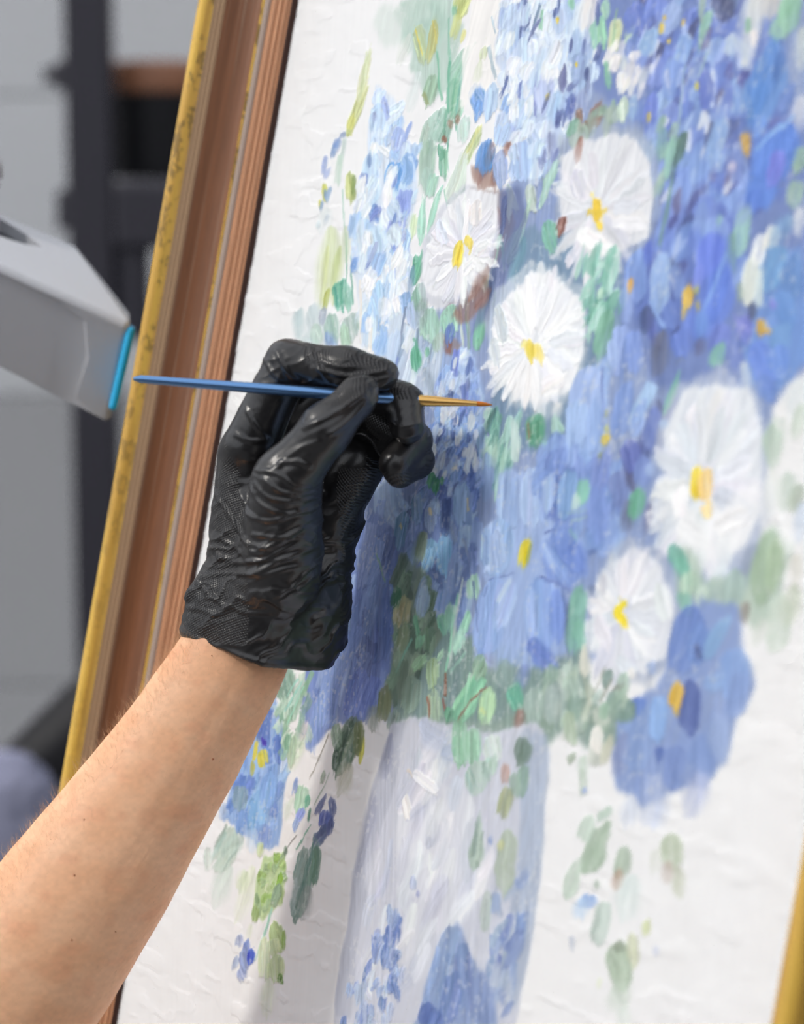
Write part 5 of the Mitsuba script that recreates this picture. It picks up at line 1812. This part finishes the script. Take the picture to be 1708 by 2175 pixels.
uvs = np.stack([np.broadcast_to(th / (2 * np.pi) * 0.25, (nR, NA)).ravel(), np.broadcast_to(np.arange(nR)[:, None] / 60 * 0.07, (nR, NA)).ravel()], 1)
add('person__arm', arm, 'mat_skin', smooth=True, uv=np.vstack([uvs, [[0, 0], [0, 0]]]))
lab('person__arm', 'bare tanned forearm')
lab('person', 'gloved left hand and bare forearm raised before the painting, holding a thin brush', 'person')
# moles
for j, (si, ai, r) in enumerate([(2.05, 1.0, 0.0006), (1.2, 1.9, 0.0004), (3.05, 1.75, 0.0006), (3.4, 1.35, 0.0005), (3.2, 0.95, 0.0004), (4.05, 1.55, 0.0006), (2.75, 2.1, 0.0004), (4.3, 1.9, 0.0005)]):
    row, colm = int(si * 60), int((ai / (2 * np.pi)) * NA) % NA
    c = VV[row, colm]
    s = trimesh.creation.icosphere(2, r)
    s.apply_translation(c)
    add('person__mole' + (f'_{j:03d}' if j else ''), s, 'mat_mole', smooth=True)
scene['mat_mole'] = pr(rgb('9A5A3C'), 0.6, 0.3)
# fine hair
hr = np.random.RandomState(3)
NV2 = np.array(arm.vertex_normals)[:nR * NA].reshape(nR, NA, 3)
HV, HF = [], []
o = 0
for i in range(4600):
    row = hr.randint(66, 360)
    edge = hr.rand() < 0.75
    ang = np.pi - (hr.uniform(-0.75, 0.9) if edge else hr.uniform(0.6, 2.7))
    colm = int(ang / (2 * np.pi) * NA) % NA
    p, n_ = VV[row, colm], NV2[row, colm]
    t = tn[row]
    ln = hr.uniform(0.003, 0.0075) if edge else hr.uniform(0.002, 0.0045)
    d = n_ * (0.75 if edge else 0.25) + A(0, 0, 0.55) + A(0.15, 0, 0) + hr.normal(0, 0.28, 3) - t * 0.15
    d /= np.linalg.norm(d)
    if d @ n_ < 0.1:
        d = d + n_ * (0.15 - d @ n_)
        d /= np.linalg.norm(d)
    c = hr.normal(0, 0.25, 3) * ln
    w = np.cross(d, hr.normal(0, 1, 3))
    w /= np.linalg.norm(w)
    w2 = np.cross(d, w)
    rr = 0.000052
    for k, s in enumerate((0, 0.5, 1.0)):
        b = p - n_ * 0.0002 + d * ln * s + c * s * s
        for g in range(3):
            HV.append(b + rr * (1.0, 0.75, 0.2)[k] * (math.cos(2.0944 * g) * w + math.sin(2.0944 * g) * w2))
    for k in range(2):
        for g in range(3):
            x, y = o + 3 * k + g, o + 3 * k + (g + 1) % 3
            HF += [[x, y, y + 3], [x, y + 3, x + 3]]
    o += 9
add('person__arm_hair', (np.array(HV), np.array(HF)), 'mat_hair')
lab('person__arm_hair', 'fine fair hairs along the forearm', kind='stuff')
# sleeve at the far end of the upper arm
sl_p = cp[390:, :3]
add('person__sleeve', tube(sl_p[::6], 0.062 + 0.003 * np.sin(np.arange(len(sl_p[::6])) * 1.7), 32), 'mat_black', smooth=40)
lab('person__sleeve', 'black sleeve')

# ------------------------------------------------------------------ the brush
b0, b1, b2, b3 = [np.array(v) for v in ([-0.1421, -0.064, 1.4315], [0.0086, -0.0514, 1.4185], [0.0399, -0.0477, 1.4164], [0.0485, -0.0465, 1.4155])]
ss = np.linspace(0, 1, 40)
hp = b0 + (b1 - b0) * ss[:, None]
hrad = np.interp(ss, [0, 0.008, 0.025, 0.3, 0.6, 0.9, 1], [0.0009, 0.0018, 0.0021, 0.0027, 0.0031, 0.0031, 0.0028])
add('paintbrush__handle', tube(hp, hrad, 32), 'mat_blue', smooth=40)
ft = np.linspace(0, 1, 25)
frad = np.interp(ft, [0, 0.02, 0.12, 0.14, 0.16, 0.18, 0.24, 0.26, 0.28, 0.30, 1], [0.0028, 0.0030, 0.0029, 0.0030, 0.0030, 0.0029, 0.0028, 0.0029, 0.0029, 0.0028, 0.0014])
add('paintbrush__ferrule', tube(b1 + (b2 - b1) * ft[:, None], frad, 28), 'mat_ferrule', smooth=30)
bt = np.linspace(0, 1, 14)
add('paintbrush__bristles', tube(b2 + (b3 - b2) * bt[:, None], np.interp(bt, [0, 0.3, 0.8, 1], [0.00135, 0.0014, 0.0007, 0.00015]), 20), 'mat_bristle', smooth=50)
lab('paintbrush', 'thin blue paintbrush with a brass ferrule, held between thumb and fingertips of the gloved hand', 'paintbrush')
lab('paintbrush__ferrule', 'brass coloured metal ferrule')
lab('paintbrush__bristles', 'pointed orange-brown bristles')

# ------------------------------------------------------------------ the grey plastic housing at the left
fp = [[-0.3539, 0.2186, 1.5158], [-0.1769, 0.2062, 1.4376], [-0.1942, 0.2471, 1.3762], [-0.365, 0.2608, 1.4627]]
bp = [[-0.3783, 0.3339, 1.5406], [-0.2729, 0.3272, 1.498], [-0.225, 0.324, 1.4781], [-0.2058, 0.3204, 1.455], [-0.1892, 0.3171, 1.4342], [-0.2007, 0.3082, 1.378], [-0.3783, 0.3227, 1.4696]]
sph = m3.Manifold.sphere(0.0042, 24)
body = m3.Manifold.batch_hull([sph.translate(p) for p in fp + bp])
# the shallow panel pressed into the front, with a rounded corner
pc = [[-0.3519, 0.2084, 1.5088], [-0.2188, 0.204, 1.4488], [-0.2058, 0.2052, 1.4377], [-0.2056, 0.2169, 1.4156], [-0.2236, 0.2491, 1.3692], [-0.3619, 0.2422, 1.4346]]
sp2 = m3.Manifold.sphere(0.0052, 24)
body = body - m3.Manifold.batch_hull([sp2.translate((np.array(p) + FWD * 0.0025).tolist()) for p in pc])
# the slot in the top
so = [np.array(v) for v in ([-0.2645, 0.2724, 1.4848], [-0.271, 0.3146, 1.4953], [-0.2408, 0.2878, 1.4794], [-0.25, 0.2779, 1.4808], [-0.2533, 0.3015, 1.489], [-0.2959, 0.2765, 1.4976], [-0.3027, 0.3166, 1.5079], [-0.3246, 0.2995, 1.5147])]
s15 = m3.Manifold.sphere(0.0014, 16)
slot = m3.Manifold.batch_hull([s15.translate((p + A(0, 0, z)).tolist()) for p in so for z in (0.012, -0.038)])
body = body - slot
cm0 = np.mean(np.array(fp + bp), axis=0)
inner = m3.Manifold.batch_hull([m3.Manifold.sphere(0.002, 16).translate((cm0 + (np.array(p) - cm0) * 0.80).tolist()) for p in fp + bp])
body = body - inner                                         # the housing is a hollow shell
add('device_housing__shell', man(body), 'mat_plastic', smooth=35)
strip = [np.array(v) for v in ([-0.1745, 0.2056, 1.4338], [-0.1855, 0.3057, 1.4262], [-0.1856, 0.1982, 1.3868], [-0.1957, 0.2985, 1.3807])]
sp3 = m3.Manifold.sphere(0.0028, 16)
add('device_housing__edge_strip', man(m3.Manifold.batch_hull([sp3.translate((v + A(0.0022, 0, 0)).tolist()) for v in strip])), 'mat_cyan', smooth=35)
lab('device_housing__edge_strip', 'bright cyan edge strip')
hn = [[-0.3309, 0.3004, 1.5209], [-0.3057, 0.3039, 1.5426], [-0.2869, 0.3039, 1.5426], [-0.2775, 0.3022, 1.5318], [-0.2869, 0.2999, 1.5178], [-0.3057, 0.2985, 1.5085]]
add('device_housing__handle', tube(fine(hn, 8), 0.0115, 24), 'mat_plastic', smooth=40)
st = np.array([-0.3601, 0.2845, 1.4842])
add('device_housing__stand', cat(tube([st, A(st[0], st[1], 0.03)], 0.014, 20), lathe([[0, 0], [0.15, 0], [0.15, 0.012], [0.02, 0.03], [0, 0.03]]).apply_translation([st[0], st[1], 0])), 'mat_grey', smooth=40)
lab('device_housing', 'light grey plastic housing with a dark slot and cyan end beside the gilt frame', 'device')

# ------------------------------------------------------------------ the blurred background
pw = [-0.4555, 2.3247, 1.3251]
add('dark_post__upright', box([0.066, 0.066, 2.55], [pw[0], pw[1], 1.275], 0.005), 'mat_post', smooth=30)
kb = np.array([-0.4953, 2.3523, 1.627])
add('dark_post__clamp', cat(box([0.056, 0.045, 0.044], kb + A(0.015, 0, 0), 0.008), lathe([[0, 0], [0.012, 0], [0.012, 0.03], [0, 0.03]]).apply_transform(trimesh.transformations.rotation_matrix(-1.57, [0, 1, 0])).apply_translation(kb)), 'mat_post', smooth=30)
kb2 = np.array([-0.4856, 2.3215, 1.4323])
add('dark_post__bracket', box([0.04, 0.05, 0.06], kb2, 0.008), 'mat_post', smooth=30)
lab('dark_post', 'blurred dark square post standing behind the frame at the left', 'post')
# drum with a brown lid on a bracket
dc = np.array([-0.352, 2.418, 1.5305])
rd = 0.084
add('drum_lamp__drum', lathe([[0, -0.055], [rd * 0.93, -0.055], [rd, -0.045], [rd, 0.072], [0, 0.072]]).apply_translation(dc), 'mat_black', smooth=40)
add('drum_lamp__lid', lathe([[0, 0.072], [rd * 1.0, 0.072], [rd * 1.05, 0.08], [rd * 1.05, 0.108], [rd * 0.96, 0.118], [0, 0.120]]).apply_translation(dc), 'mat_brown', smooth=40)
lab('drum_lamp__lid', 'brown round lid')
add('drum_lamp__bracket', cat(box([0.15, 0.07, 0.10], A(pw[0] + 0.0335 + 0.075, pw[1], dc[2] - 0.106), 0.012), box([0.05, 0.05, 0.14], A(pw[0] + 0.0335 + 0.025, pw[1], dc[2] - 0.22), 0.012)), 'mat_post', smooth=30)
lab('drum_lamp', 'blurred black drum with a brown lid on a bracket behind the gilt frame', 'drum')
# armchair
ch = np.array([-0.2775, 1.4255, 0.7613])
chz = ch[2]
bk = m3.Manifold.batch_hull([m3.Manifold.sphere(r, 24).translate([ch[0] + x, ch[1] + y, z]) for x, y, z, r in
                             [(-0.20, 0.0, 0.50, 0.05), (0.30, 0.0, 0.50, 0.05), (-0.105, 0.03, chz + 0.09, 0.05), (0.0, 0.04, chz + 0.19, 0.05), (0.30, 0.04, chz + 0.20, 0.05), (-0.19, 0.02, chz + 0.005, 0.05)]])
add('armchair__backrest', man(bk), 'mat_black', smooth=40)
add('armchair__seat', box([0.62, 0.52, 0.16], [ch[0] + 0.05, ch[1] + 0.34, 0.44], 0.04), 'mat_black', smooth=40)
for j, sx in enumerate((-0.29, 0.39)):
    add('armchair__armrest' + ('_001' if j else ''), box([0.09, 0.52, 0.26], [ch[0] + sx, ch[1] + 0.34, 0.56], 0.04), 'mat_black', smooth=40)
for j, (sx, sy) in enumerate(((-0.26, 0.0), (0.36, 0.0), (-0.26, 0.56), (0.36, 0.56))):
    add('armchair__leg' + (f'_{j:03d}' if j else ''), tube([A(ch[0] + sx, ch[1] + sy, 0.0), A(ch[0] + sx, ch[1] + sy, 0.38)], [0.014, 0.02], 12), 'mat_post', smooth=40)
lab('armchair', 'blurred black upholstered armchair behind the forearm at the lower left', 'armchair')
cu = np.array([-0.4504, 1.3068, 0.7793])
cm = trimesh.creation.icosphere(5, 1.0)
v = np.array(cm.vertices)
v = np.sign(v) * np.abs(v) ** 0.8 * A(0.070, 0.04, 0.095) * (0.9 + 0.22 * meshkit.fbm(v * 2.2, 3, 6))[:, None]
cm.vertices = v + cu
add('cushion', cm, 'mat_cloth', smooth=True)
lab('cushion', 'small blurred lavender-grey cushion on the black armchair', 'cushion')
